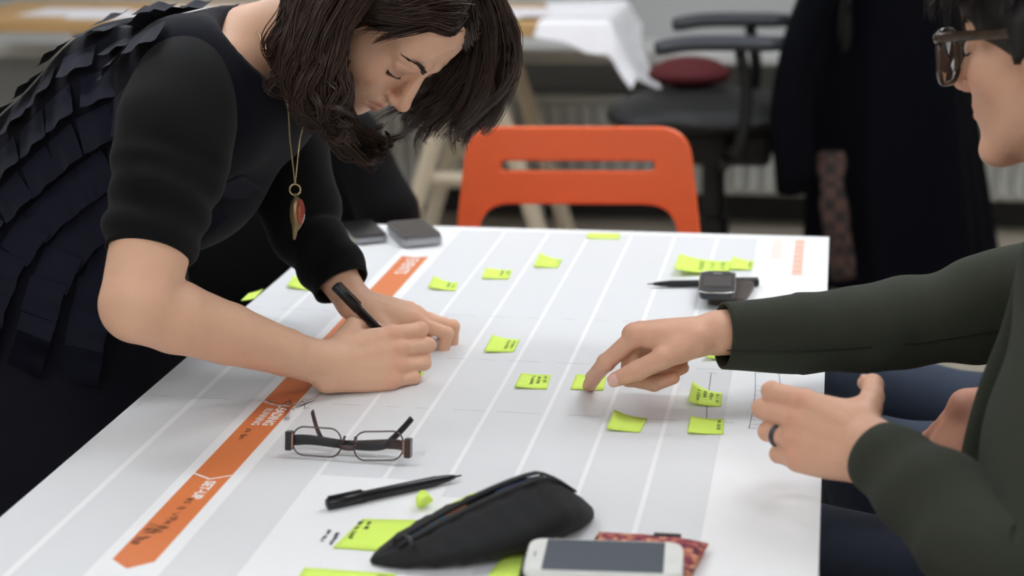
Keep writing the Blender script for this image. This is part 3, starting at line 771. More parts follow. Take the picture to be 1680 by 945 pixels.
FING = dict(index=((.090, .026), (.043, .025, .021), (.0098, .0086, .0078, .0066)), middle=((.093, .005), (.047, .029, .022), (.0100, .0088, .0080, .0067)),
            ring=((.087, -.016), (.043, .027, .022), (.0095, .0084, .0076, .0064)), pinky=((.077, -.034), (.034, .020, .019), (.0086, .0074, .0066, .0057)))
class Hand:
    def __init__(s, wrist, A, N, S, pose, thumb, sc=1.0, fat=1.0):
        s.w = np.asarray(wrist, float); s.A = nrm(A); N = np.asarray(N, float); s.N = nrm(N-s.A*(N@s.A))
        c = np.cross(s.N, s.A); s.S = c if c@np.asarray(S, float) > 0 else -c
        s.sc = sc; s.J = {}
        for n, (mc, L, R) in FING.items():
            sp, f1, f2, f3 = [math.radians(v) for v in pose[n]]
            d0 = nrm(s.A*math.cos(sp)+s.S*math.sin(sp)); p = s.w+(s.A*mc[0]+s.S*mc[1]-s.N*.001)*sc; P = [p]; a = 0
            for l, f in zip(L, (f1, f2, f3)):
                a += f; p = p+(d0*math.cos(a)-s.N*math.sin(a))*l*sc; P.append(p)
            s.J[n] = (P, [r*sc*fat for r in R])
        p = s.w+(s.A*.024+s.S*.024-s.N*.008)*sc; P = [p]
        for l, d in zip((.042, .032, .026), thumb):
            p = p+nrm(s.A*d[0]+s.S*d[1]+s.N*d[2])*l*sc; P.append(p)
        s.J['thumb'] = (P, [r*sc for r in (.0140, .0118, .0108, .0082)])
    def tip(s, n): return s.J[n][0][-1]
    def add(s, f):
        sc = s.sc
        for n in FING:
            mc = FING[n][0]; base = s.w+(s.A*-.004+s.S*mc[1]*.55)*sc
            f.cone(base, s.J[n][0][0], .0155*sc, .0112*sc, .014*sc)
        f.cone(s.w+(s.A*.02-s.S*.018-s.N*.006)*sc, s.w+(s.A*.066-s.S*.031-s.N*.007)*sc, .0145*sc, .0115*sc, .010*sc)
        f.cone(s.w+(s.A*.05-s.N*.006)*sc, s.w+(s.A*.078+s.S*.01-s.N*.006)*sc, .013*sc, .011*sc, .010*sc)
        f.ell(s.w+(s.A*.052-s.S*.003-s.N*.001)*sc, np.array([.050, .036, .0150])*sc, np.stack([s.A, s.S, s.N]), k=.010*sc)
        P, R = s.J['thumb']
        f.cone(s.w+(s.A*.008+s.S*.012-s.N*.005)*sc, P[0], .015*sc, .0150*sc, .010*sc); f.cone(P[0], P[1], R[0]*1.05, R[1], .010*sc)
        f.cone(s.w+(s.A*.072+s.S*.024-s.N*.004)*sc, (P[0]+P[1])/2, .0085*sc, .010*sc, .012*sc)      # web of the thumb
        f.chain(P[1:], R[1:], .0035*sc)
        for n in FING:
            P, R = s.J[n]
            f.cone(P[0], P[1], R[0], R[1], .0048*sc); f.cone(P[1], P[2], R[1], R[2], .0028*sc); f.cone(P[2], P[3], R[2], R[3], .0024*sc)
            f.ell(P[1], np.array([R[1]]*3)*1.07, k=.002*sc)          # middle knuckle
            f.ell(P[0]+s.N*.0025*sc, np.array([.0105, .0085, .0095])*sc, np.stack([s.A, s.S, s.N]), k=.006*sc)
        for n in ('index', 'middle', 'ring'):                         # tendon ridges on the back of the hand
            f.cone(s.w+(s.A*.03+s.S*FING[n][0][1]*.7+s.N*.0115)*sc, s.J[n][0][0]+s.N*.008*sc, .003*sc, .0035*sc, .006*sc)
    def tint(s, V, T):
        def spot(c, r, col):
            w = np.exp(-((V-c)**2).sum(1)/(r*r))[:, None]; T[:] = T*(1-w)+T*np.array(col)*w
        for n in FING:
            P, R = s.J[n]
            spot(P[0]+s.N*.008, .011, (1.0, .89, .87)); spot(P[1], .0095, (1.0, .93, .92)); spot(P[3], .010, (1.0, .88, .86))
            d = nrm(P[3]-P[2]); nn = nrm(np.cross(d, np.cross(s.N, d))) if abs(d@s.N) < .97 else s.A
            if nn@s.N < 0 and abs(d@s.N) < .97: nn = -nn
            c = P[3]+nn*R[3]*.85-d*.001; spot(c, .0046, (1.06, .98, .97))
        spot(s.J['thumb'][0][3], .011, (1.0, .84, .82))
    def nails(s, parent, names, m):
        for n in names:
            P, R = s.J[n]; d = nrm(P[3]-P[2]); side = s.S if n != 'thumb' else s.N; side = nrm(side-d*(side@d)); up = np.cross(side, d)
            ref = s.N if n != 'thumb' else s.S
            if n != 'thumb':
                prev = nrm(P[2]-P[1]); ref = nrm(s.N+prev*.9)
            if up@ref < 0: up = -up
            c = P[3]+up*(R[3]*.62)+d*.0015; k = 9; V = []; w = R[3]*.86; L = .0058*s.sc
            for i in range(k+1):
                t = i/k*2-1; ww = w*(1-max(0, abs(t)-.35)**2*1.1)
                for j in range(k+1):
                    q = j/k*2-1; V.append(c+d*t*L+side*q*ww+up*(R[3]*.48*math.sqrt(max(0, 1.05-q*q))-.0012*max(0, t)))
            Fc = [[i*(k+1)+j, i*(k+1)+j+1, (i+1)*(k+1)+j+1, (i+1)*(k+1)+j] for i in range(k) for j in range(k)]
            pyobj('fingernail', V, Fc, m, parent, True)
m_nail = mat('nail', (226, 178, 164), rough=.25, var=.02, coat=.3)
def arm_field(pts, radii, hand, vox, extra=None, k=.016, flat=None):
    allp = [np.asarray(p) for p in pts]+([q for P, R in hand.J.values() for q in P] if hand else [])
    lo = np.min(allp, 0)-max(radii)-.012; hi = np.max(allp, 0)+max(radii)+.012
    f = Field(lo, hi, vox)
    f.chain(pts, radii, k)
    if hand: hand.add(f)
    if extra: extra(f)
    V, Q = f.mesh(); T = np.ones((len(V), 3))
    if hand: hand.tint(V, T)
    return V, Q, T
def sleeve(name, pts, radii, m, parent, nr=60, n=40, folds=None, hem=.003, up=None):
    """cloth tube open at the far end, with a turned-in hem"""
    P = crom(pts, nr); R = crom(np.array([[r] if np.isscalar(r) else list(r) for r in radii], float), nr)
    if R.shape[1] == 1: R = np.hstack([R, R])
    V, Fc = loft(P, R, n=n, cap=False, disp=folds, up=up); V = np.array(V)
    T, N, B = frames(P, up); th = np.linspace(0, 2*np.pi, n, endpoint=False); k = len(P)
    for sc, back in ((-hem, 0.0), (-hem*1.2, .03)):
        c = P[-1]-T[-1]*back; d = folds(1.0, th) if folds else 0
        V = np.vstack([V, c+np.outer((R[-1, 0]+sc+d)*np.cos(th), N[-1])+np.outer((R[-1, 1]+sc+d)*np.sin(th), B[-1])])
    for q in (0, 1):
        for a in range(n):
            b = (a+1) % n; Fc.append([(k-1+q)*n+a, (k-1+q)*n+b, (k+q)*n+b, (k+q)*n+a])
    return pyobj(name, V, Fc, m, parent, True)

def head_mesh(female=True, vox=.0019, neck=None, chest=None):
    """head in its own frame: x to the person's right, y forward, z up, origin between the eyes' level and the skull centre"""
    lo = np.array([-.105, -.135, -.16]); hi = np.array([.105, .15, .125])
    if neck is not None: lo = np.minimum(lo, np.min(neck, 0)-.09); hi = np.maximum(hi, np.max(neck, 0)+.09)
    f = Field(lo, hi, vox)
    f.ell((0, -.014, .030), (.073, .094, .083)); f.ell((0, .030, .040), (.060, .058, .060), k=.03)
    f.ell((0, .026, -.040), (.056, .060, .072), k=.03)
    jw = .052 if female else .058
    for s in (-1, 1):
        f.cone((s*jw, -.004, -.050), (s*.020, .066, -.096 if female else -.105), .017, .015, .022)
        f.ell((s*.040, .058, -.030), (.022, .022, .020), k=.025)
        f.cone((s*.012, .085, .020), (s*.044, .070, .021), .010, .010, .012)
    f.ell((0, .070, -.097 if female else -.107), (.020, .017, .016), k=.018)
    f.ell((0, .066, -.062), (.034, .026, .026), k=.02)
    for s in (-1, 1):
        f.ell((s*.032, .096, -.001), (.017, .016, .011), k=.010, op='sub')
        f.ell((s*.032, .0735, -.003), (.0145, .0145, .0125), k=.002)
        f.cone((s*.020, .083, .0065), (s*.044, .076, .0055), .0045, .004, .005)       # upper lid fold
        f.cone((s*.021, .083, -.011), (s*.043, .076, -.010), .0032, .003, .005)
    f.cone((0, .086, .010), (0, .107, -.034), .0068, .0088, .010); f.ell((0, .109, -.037), (.0092, .0085, .0082), k=.006)
    for s in (-1, 1):
        f.ell((s*.0108, .0985, -.041), (.0062, .0085, .0062), k=.005); f.ell((s*.0062, .1035, -.0470), (.0028, .0045, .003), k=.002, op='sub')
    f.cone((0, .094, -.048), (0, .0925, -.056), .0045, .0045, .008)
    for s in (-1, 1):
        f.cone((s*.003, .0925, -.0618), (s*.020, .0835, -.0655), .0056, .0026, .004)
        f.cone((s*.002, .0910, -.0715), (s*.017, .0835, -.0685), .0062, .0030, .004)
    for s in (-1, 1): f.cone((0, .0985, -.0665), (s*.0225, .0862, -.0668), .0011, .0012, .0022, op='sub')
    for s in (-1, 1):
        f.ell((s*.074, -.006, -.008), (.009, .021, .032), np.array([[1, .25*s, 0], [-.25*s, .97, 0], [0, 0, 1.]]), k=.004)
        f.ell((s*.081, -.001, -.004), (.005, .011, .018), k=.004, op='sub')
    if neck is not None:
        f.cone(neck[0], neck[1], .050 if female else .056, .056 if female else .062, .030)
        if chest: chest(f)
    V, Q = f.mesh(); T = np.ones((len(V), 3))
    def spot(c, r, col, mirror=True):
        for s in ((1, -1) if mirror else (1,)):
            d = (V-np.array(c)*[s, 1, 1])/np.array(r); w = np.exp(-(d**2).sum(1)*1.2)[:, None]; T[:] = T*(1-w)+T*np.array(col)*w
    spot((0.009, .096, -.062), (.013, .012, .0042), (.78, .48, .48)); spot((.008, .094, -.0725), (.012, .012, .0048), (.80, .50, .50))
    spot((0, .115, -.040), (.012, .012, .012), (1.0, .84, .82), False); spot((.044, .07, -.035), (.022, .02, .018), (1.0, .88, .86))
    if female: spot((.034, .086, .000), (.018, .012, .0085), (.52, .44, .44))
    return V, Q, T, f
def brow_and_lash(parent, Tf, m, sides=(1, -1), thick=1.0):
    rnd = random.Random(7)
    for s in sides:
        mb = MB()
        for i in range(130):
            t = rnd.random()**1.2; a = np.array([s*(.015+.037*t), .0965-.0195*t**1.6, .0185+.009*math.sin(min(1, t*1.25)*2.4)+rnd.uniform(-.0033, .0033)*thick*(1.12-t)])
            d = np.array([s*.0065, -.0022-.004*t, .0018-.003*t])
            V, Fc = loft([Tf(a), Tf(a+d*.5+[0, .0012, 0]), Tf(a+d)], [.0004, .0004, .00012], n=3); mb.add(V, Fc)
        mb.build('eyebrow', m, parent, True)
        mb = MB()
        for i in range(34):
            t = i/33; a = np.array([s*(.0245+.0215*t), .0868-.0075*t-.010*(t-.4)**2, -.0068+.0015*math.sin(3.1*t)])
            d = np.array([s*(t-.15)*.007, .0052*(.5+t*.6), -.0040])
            V, Fc = loft([Tf(a), Tf(a+d*.5+[0, 0, -.001]), Tf(a+d)], [.0007, .0005, .0001], n=3); mb.add(V, Fc)
        mb.build('eyelashes', m, parent, True)

def strands(mb, guides, n, spread, rnd, r=.0007, segs=18, wave=.003, freq=2.2, per=26, tight=.0045):
    """hair strands gathered in wavy locks about interpolated guide lines"""
    G = [crom(g, segs) for g in guides]
    t = np.linspace(0, 1, segs); s = np.interp(t, np.linspace(0, 1, len(spread)), spread)
    for _ in range(max(1, n//per)):
        w = rnd.uniform(0, len(G)-1); i = min(int(w), max(0, len(G)-2)); w -= i
        C = G[i] if len(G) < 2 else G[i]*(1-w)+G[i+1]*w
        o = np.array([rnd.gauss(0, 1), rnd.gauss(0, 1), rnd.gauss(0, 1)]); o *= min(1, 1.3/np.linalg.norm(o))
        ph = rnd.uniform(0, 6.28); a = rnd.uniform(.6, 1.3)*wave; u = nrm([rnd.gauss(0, 1) for _ in range(3)]); v = nrm(np.cross(u, C[-1]-C[0])); fr = freq*rnd.uniform(.8, 1.25)
        C = C+np.outer(s, o)+np.outer(a*t*np.sin(ph+t*6.28*fr), u)+np.outer(a*t*np.cos(ph+t*6.28*fr), v); lc = rnd.uniform(.72, 1.0)
        for _k in range(per):
            q = np.array([rnd.gauss(0, 1), rnd.gauss(0, 1), rnd.gauss(0, 1)])
            P = C+np.outer(tight*np.interp(t, [0, .5, .85, 1], [1.1, 1.0, .75, .3]), q)
            k = max(5, int(segs*lc*rnd.uniform(.93, 1.0))); P = P[:k]
            R = r*rnd.uniform(.7, 1.3)*np.interp(np.linspace(0, 1, k), [0, .1, .75, 1], [.8, 1, .9, .15])
            V, Fc = loft(P, R, n=3, cap=False); mb.add(V, Fc)

# ------------------------------------------------------------------ the standing woman
def standing_woman():
    p = empty('person', (-1.03, 2.08, 0), 'woman in ruffled navy dress leaning over the table, writing with a black pen', 'person')
    R = np.array([[-0.3228, 0.471, 0.8209], [-0.937, -0.2816, -0.2069], [0.1338, -0.836, 0.5322]]); t = np.array([-0.539, 2.0787, 0.4311])+TV
    Tf = lambda v: tuple(R@np.asarray(v, float)+t)
    loc = lambda w: R.T@(np.asarray(w, float)-t)
    nb = np.array([-.705, 2.065, .385])+TV
    shR = np.array([-.735, 1.895, .362])+TV; shL = DP(452, 178, 2.33)
    # head, neck and upper chest
    def chest(f):
        for a, b, ra, rb in ((nb+[-.01, 0, -.02], shR+[.0, .02, 0], .052, .045), (nb+[-.01, 0, -.02], shL+[0, -.02, 0], .052, .045), (nb+[-.03, 0, -.06], nb+[-.09, 0, -.14], .060, .07)):
            f.cone(loc(a), loc(b), ra, rb, .03)
    V, Q, T, _ = head_mesh(True, .0019, [np.array([0, -.028, -.070]), loc(nb)], chest)
    V = V@R.T+t
    parts = [(V, Q, T)]
    # right arm: bare forearm and writing hand
    elR = DP(226, 500, 1.905); wrR = W(538, 600, .034)
    hR = Hand(wrR, CV(.93, .16, .30), CV(.33, .22, -.92), CV(0, 1, 0),
              dict(index=(1, 12, 100, 45), middle=(0, 16, 100, 48), ring=(-1, 18, 98, 50), pinky=(0, 16, 94, 50)), ((.62, .62, -.55), (.75, .05, -.70), (.80, -.30, -.50)), .93, 1.13)
    fd = nrm(wrR-elR)
    A = arm_field([shR*.3+elR*.7, elR, elR+fd*.05, elR+fd*.12, elR+fd*.20, wrR], [.0455, .0415, .0405, .0350, .0275, .0230], hR, .0017, k=.005,
                  extra=lambda f: (f.cone(wrR-fd*.03, wrR+hR.A*.018, .0215, .020, .012),))
    parts.append(A)
    # left arm: hand resting, sleeve above
    wrL = W(582, 497, .058); elL = DP(500, 372, 2.30)
    hL = Hand(wrL, CV(.94, -.22, .10), CV(.22, .95, -.2), CV(-.1, -.1, -1),
              dict(index=(-2, 8, 80, 8), middle=(-5, 0, 78, 10), ring=(-8, 6, 76, 16), pinky=(-12, 10, 70, 20)), ((.75, .55, -.35), (.9, .35, -.25), (.95, .1, -.3)), .93, 1.05)
    fl = nrm(wrL-elL)
    parts.append(arm_field([elL*.7+wrL*.3, elL*.4+wrL*.6, wrL], [.028, .027, .0225], hL, .0019, k=.006))
    # trunk and legs under the dress
    f = Field((-1.32, 1.80, .0), (-.62, 2.42, 1.22), .012)
    trunk = [np.array(q)+TV for q in ((-.735, 2.068, .335), (-.86, 2.07, .285), (-.975, 2.075, .19), (-1.03, 2.08, .06))]
    f.chain(trunk, [.085, .105, .10, .125], .06); f.cone(shR, shL, .04, .04, .05)
    for s in (-1, 1):
        f.chain([(-1.03, 2.08+s*.085, .78), (-1.01, 2.08+s*.09, .44), (-1.05, 2.08+s*.09, .08)], [.085, .055, .037], .03); f.cone((-1.06, 2.08+s*.09, .045), (-.90, 2.08+s*.10, .035), .034, .027, .02)
    V, Q = f.mesh(); parts.append((V, Q))
    V, Q, T = join(parts); body = fast_obj('body', V, Q, m_skin, p, T)
    hR.nails(body, ('thumb',), m_nail); hL.nails(body, ('index', 'middle'), m_nail)
    m_hair = mat('hair_brown', (62, 43, 34), rough=.38, var=.45, vscale=60, spec=.6)
    m_brow = mat('brow_hair', (40, 28, 25), rough=.5)
    brow_and_lash(body, Tf, m_brow)
    for q, r in (((.047, .060, .012), .0013), ((.055, .038, .022), .0009), ((.058, .03, -.04), .0008)):      # moles
        bm = bmesh.new(); bmesh.ops.create_icosphere(bm, subdivisions=2, radius=1); c = np.array(q); mb = MB().bm(bm, Matrix.Translation(Tf(c*1.02)) @ Matrix.Scale(r*1.6, 4)); mb.build('mole', m_brow, body, True)
    # dress
    m_dress = mat('navy_dress', (11, 12, 24), rough=.85, var=.2, sheen=.04, spec=.25, bump=.3, bscale=350)
    f = Field((-1.36, 1.74, .26), (-.58, 2.46, 1.26), .009)
    f.chain(trunk, [.098, .122, .114, .140], .06); f.cone(trunk[0]+[.0, -.10, -.01], trunk[0]+[0, .11, -.01], .082, .082, .06)
    f.cone(shR+[-.025, .062, .012], shL+[-.01, -.03, 0], .062, .055, .05)
    f.ell(trunk[1]+[.045, 0, -.07], (.10, .13, .085), k=.05)
    f.chain([(-1.0, 2.08, .82), (-.995, 2.08, .60), (-1.0, 2.08, .36)], [.165, .185, .20], .05)
    f.ell(nb+[.045, -.045, .060], (.070, .085, .095), k=.012, op='sub')
    V, Q = f.mesh(); dress = fast_obj('dress', V, Q, m_dress, p)
    # ruffle panels: overlapping cloth flaps sewn on in rows
    bv = BVHTree.FromPolygons([Vector(v) for v in V], Q.tolist())
    n = 7; base = []
    for j in range(n+1):
        for i in range(n+1):
            u, v = i/n-.5, j/n; base.append((u*.0455*(1+.06*v), -v*.047, .0012+.0095*v**1.2+.0026*math.sin(u*9+1)*v))
    Fb = [[j*(n+1)+i, j*(n+1)+i+1, (j+1)*(n+1)+i+1, (j+1)*(n+1)+i] for j in range(n) for i in range(n)]
    me = bpy.data.meshes.new('ruffle'); me.from_pydata(base, [], Fb); me.materials.append(mat('ruffle_cloth', (15, 17, 36), rough=.8, var=.15, sheen=.05, spec=.3)); me.polygons.foreach_set('use_smooth', [True]*len(Fb))
    ax = crom(trunk, 40); seg = np.r_[0, np.cumsum(np.linalg.norm(np.diff(ax, axis=0), axis=1))]
    cnt = 0
    for ri, phi in enumerate(np.radians(np.arange(-60, 140, 19))):
        for ci in range(11):
            s = .012+ci*.047+.016*(ri % 2); s = min(s, seg[-1]-.001); c = np.array([np.interp(s, seg, ax[:, q]) for q in range(3)]); tt = np.array([np.interp(min(s+.02, seg[-1]), seg, ax[:, q])-np.interp(max(s-.02, 0), seg, ax[:, q]) for q in range(3)]); tt = nrm(tt)
            up = nrm(np.array([0, 0, 1.])-tt*tt[2]) if abs(tt[2]) < .95 else nrm(np.array([-1., 0, 0])-tt*(-tt[0])); side = nrm(np.cross(up, tt))
            if side[1] > 0: side = -side
            d = up*math.cos(phi)+side*math.sin(phi)
            o = c+d*.4; hit = bv.ray_cast(Vector(o), Vector(-d), .39)
            if hit[0] is None: continue
            P, N = np.array(hit[0]), nrm(hit[1])
            if N@d < .2 or np.linalg.norm(P-shR) < .072 or P[0] > -.70: continue
            down = nrm(np.array([-d[0]*0, 0, -1.])*.0+(-up*math.sin(phi)+side*math.cos(phi))*(1 if phi >= 0 else -1)); down = nrm(down-N*(down@N)); x = np.cross(-down, N)
            ob = bpy.data.objects.new('ruffle_panel', me); COL.objects.link(ob); ob.parent = dress; ob.matrix_parent_inverse = parent_inv(dress)
            yv = -down
            ob.matrix_basis = Matrix(((x[0], yv[0], N[0], P[0]+N[0]*.001), (x[1], yv[1], N[1], P[1]+N[1]*.001), (x[2], yv[2], N[2], P[2]+N[2]*.001), (0, 0, 0, 1))); cnt += 1
    # sleeves of the black shirt
    m_shirt = mat('black_shirt', (10, 10, 11), rough=.85, var=.12, sheen=.03, spec=.25, bump=.25, bscale=300)
    hemR = shR*.22+elR*.78
    def foldR(s, th):
        return .0022*np.sin(3*th+10*s)*s+.0028*np.sin(55*s+1.2*np.sin(th))*np.clip((s-.62)*4, 0, 1)+.002*np.sin(26*s+2*th)*np.clip((s-.3)*2, 0, 1)
    sleeve('sleeve', [shR+[-.03, .09, -.01], shR+[-.012, .035, .006], shR*.82+elR*.18, shR*.55+elR*.45, hemR], [.045, .056, .068, .0625, .0485], m_shirt, p, folds=foldR)
    def foldL(s, th): return .003*np.sin(2*th+14*s)+.0022*np.sin(34*s+2*np.sin(th+1))
    cuffL = wrL-fl*.032
    sleeve('sleeve', [shL+[-.02, -.06, .0], shL, shL*.5+elL*.5, elL, elL*.5+cuffL*.5, cuffL], [.055, .062, .055, .050, .044, .036], m_shirt, p, folds=foldL)
    # shoes
    for s in (-1, 1):
        V, Fc = loft(crom([(-1.11, 2.08+s*.09, .04), (-1.03, 2.08+s*.095, .045), (-.93, 2.08+s*.10, .04), (-.86, 2.08+s*.10, .03)], 14), [(.036, .034)]*5+[(.034, .038)]*5+[(.026, .036), (.024, .034), (.02, .028), (.012, .018)], n=14, up=(0, 0, 1))
        V = [(a, b, max(c, .001)) for a, b, c in V]; pyobj('shoe', V, Fc, mat('shoe_black', (20, 20, 22), rough=.4), p, True)
    # hair: a solid under-volume plus strands
    near = [[(640, -75, 2.06), (583, -5, 2.03), (552, 45, 2.015), (540, 100, 2.01), (542, 150, 2.015), (552, 190, 2.025), (545, 206, 2.02), (532, 200, 2.015)],
            [(615, -80, 2.05), (550, -5, 2.01), (525, 55, 2.0), (516, 110, 2.0), (520, 155, 2.005), (535, 190, 2.01), (556, 204, 2.015), (560, 190, 2.01)],
            [(595, -85, 2.06), (522, -10, 2.02), (500, 45, 2.01), (492, 95, 2.01), (494, 135, 2.015), (508, 165, 2.02), (528, 182, 2.02), (538, 174, 2.02)],
            [(580, -85, 2.08), (498, -15, 2.05), (478, 30, 2.04), (470, 75, 2.04), (468, 112, 2.04), (474, 136, 2.045), (490, 146, 2.05), (500, 138, 2.05)]]
    under = [[(575, 20, 2.10), (550, 90, 2.09), (545, 150, 2.09), (553, 198, 2.10), (578, 234, 2.11), (606, 252, 2.11), (628, 246, 2.10), (626, 232, 2.10)],
             [(590, 60, 2.12), (562, 130, 2.12), (556, 180, 2.13), (562, 212, 2.14), (588, 234, 2.14), (620, 240, 2.14), (638, 224, 2.14), (630, 214, 2.14)]]
    far = [[(690, -80, 2.12), (770, -40, 2.145), (806, 15, 2.16), (824, 75, 2.17), (820, 130, 2.18), (800, 178, 2.19), (775, 212, 2.19), (770, 234, 2.19)],
           [(690, -80, 2.13), (762, -30, 2.15), (796, 30, 2.165), (806, 90, 2.18), (794, 140, 2.19), (768, 184, 2.20), (748, 218, 2.20), (760, 240, 2.20)],
           [(690, -70, 2.15), (755, -10, 2.17), (784, 45, 2.19), (786, 100, 2.20), (764, 146, 2.21), (735, 182, 2.22), (718, 214, 2.22), (730, 238, 2.22)],
           [(690, -60, 2.16), (750, 10, 2.19), (770, 60, 2.205), (766, 108, 2.215), (738, 148, 2.225), (706, 174, 2.23), (684, 206, 2.23), (702, 238, 2.23)],
           [(720, 10, 2.19), (748, 60, 2.21), (752, 98, 2.22), (735, 128, 2.23), (702, 154, 2.235), (672, 174, 2.24), (648, 192, 2.24), (628, 206, 2.24)]]
    G = lambda gs: [[DP(*q) for q in g] for g in gs]
    near, under, far = G(near), G(under), G(far)
    allp = np.array([q for g in near+under+far for q in g])
    f = Field(allp.min(0)-.06, np.maximum(allp.max(0)+.06, t+.16), .0035)
    C = lambda q: np.array(Tf(q))
    f.ell(C((0, -.020, .036)), (.0800, .0985, .090), R.T); f.ell(C((0, -.05, -.005)), (.077, .068, .075), R.T, k=.02); f.ell(C((0, .029, .044)), (.0645, .0635, .0640), R.T, k=.02)
    f.ell(C((.010, .120, -.050)), (.078, .078, .138), R.T, k=.003, op='sub'); f.ell(C((.020, .086, .024)), (.056, .066, .068), R.T, k=.003, op='sub')
    for gs, prof in ((near, (.010, .014, .014, .012, .008, .004, .002, .001)), (far, (.010, .014, .016, .014, .008, .003, .001, .001)), (under, (.005, .007, .007, .006, .004, .003, .002, .001))):
        for g in gs:
            P = crom(g, 15); rr = np.interp(np.linspace(0, 1, 15), np.linspace(0, 1, 8), prof)
            f.chain(P, rr, .004)
    V, Q = f.mesh(); nzv = V+0
    hair = fast_obj('hair', V, Q, mat('hair_under', (24, 17, 14), rough=.8, var=.3, vscale=90, spec=.1), p)
    rnd = random.Random(12); mb = MB()
    strands(mb, near, 2100, (.010, .014, .016, .017, .017, .016, .016, .016), rnd, wave=.0150, r=.0008, freq=2.7, tight=.0032, per=22, segs=26)
    strands(mb, under, 520, (.006, .010, .012, .013, .014, .014, .013, .012), rnd, wave=.012, r=.0008, tight=.003, per=20, segs=26)
    strands(mb, far, 1900, (.010, .013, .016, .018, .017, .017, .017, .018), rnd, wave=.0095, r=.0008, tight=.0032, per=22, segs=22)
    # hair over the skull from the parting
    for s, cnt in ((1, 500), (-1, 500)):
        gs = []
        for a in np.linspace(-.085, .070, 8):
            z0 = .034+.090*math.sqrt(max(0, 1-((a+.020)/.1)**2)); g = []
            for q in np.linspace(0, 1, 6):
                an = q*1.75; g.append(C((s*(.008+.0815*math.sin(an))*(1 if a < .04 else .93), a-.018*q, .034+(z0-.034+.004)*math.cos(an)-.02*q*q)))
            gs.append(g)
        strands(mb, gs, cnt, (.003, .003, .004, .004), rnd, wave=.002, r=.0008, segs=12)
    gs = [[C((x*.5, -.065, .116)), C((x*.9, -.112, .062)), C((x, -.119, .0)), C((x, -.108, -.055)), C((x*.95, -.090, -.09))] for x in np.linspace(-.062, .062, 7)]
    strands(mb, gs, 500, (.003, .005, .006, .006), rnd, wave=.004, r=.0009, segs=12, per=14, tight=.003)
    for s, cnt in ((1, 420), (-1, 430)):                 # front hair swept aside along the hairline
        up, bk = (.010, -.012) if s > 0 else (-.004, .0)
        gs = [[C((s*.004, y0-.004+bk, z0+.006+up*.5)), C((s*.026, y1+bk, z1+up)), C((s*.052, y2+bk, z2+up)), C((s*.074, y3, z3+up*.5)), C((s*.086, y3-.024, z3-.030)), C((s*.092, y3-.034, z3-.075))]
              for y0, z0, y1, z1, y2, z2, y3, z3 in ((.040, .108, .056, .098, .050, .088, .030, .066), (.058, .098, .071, .085, .062, .074, .038, .056), (.070, .086, .080, .0745, .069, .066, .044, .050), (.078, .077, .0845, .068, .073, .0615, .048, .046))]
        strands(mb, gs, cnt, (.002, .0025, .003, .006, .010, .014), rnd, wave=.003, r=.0008, segs=16, per=14, tight=.0024)
    mb.build('hair_strands', m_hair, hair, True)['kind'] = 'stuff'
    # necklace with pendant
    m_ch = mat('chain_gold', (170, 150, 112), rough=.3, metal=.9)
    q0, q1, bt = DP(467, 150, 2.03), DP(498, 165, 2.06), DP(484, 302, 2.045)
    nl = empty('necklace', tuple(bt)); nl.parent = p; nl.matrix_parent_inverse = parent_inv(p)
    for a in (q0, q1):
        top = nb+[.02, (-.05 if a is q0 else .05), .03]
        V, Fc = loft(crom([top, a, a*.5+bt*.5+[.0, 0, -.002], bt], 20), .0011, n=6); pyobj('chain', V, Fc, m_ch, nl, True)
    ring = [bt+CV(.0065*math.cos(x), -.0065+.0065*math.sin(x), 0) for x in np.linspace(0, 2*np.pi, 14, endpoint=False)]
    V, Fc = loft(ring, .0013, n=6, closed=True); pyobj('pendant_ring', V, Fc, m_ch, nl, True)
    c = bt+CV(.002, -.034, 0)
    f = Field(c-.04, c+.04, .0013); f.ell(c, (.0085, .020, .007), np.stack([C_R, C_U, C_F])); f.cone(c+CV(-.001, .018, 0), bt+CV(0, -.012, 0), .002, .0018, .002); f.cone(c+CV(-.002, -.018, 0), c+CV(-.003, -.030, 0), .0035, .002, .003)
    V, Q = f.mesh(); fast_obj('pendant', V, Q, mat('pendant_brass', (132, 112, 82), rough=.35, metal=.8), nl)
    f = Field(c-.03, c+.03, .0012); f.ell(c+CV(.0045, .001, -.002), (.0055, .0155, .0075), np.stack([C_R, C_U, C_F])); V, Q = f.mesh(); fast_obj('pendant_stone', V, Q, mat('amber_stone', (146, 62, 38), rough=.12, coat=.6), nl)
    return hR
HW = standing_woman()
# the pen in her hand
pen(DP(549, 468, 2.115), W(690, 611, .0006), 'black felt pen held in the writing hand', r=.0062)

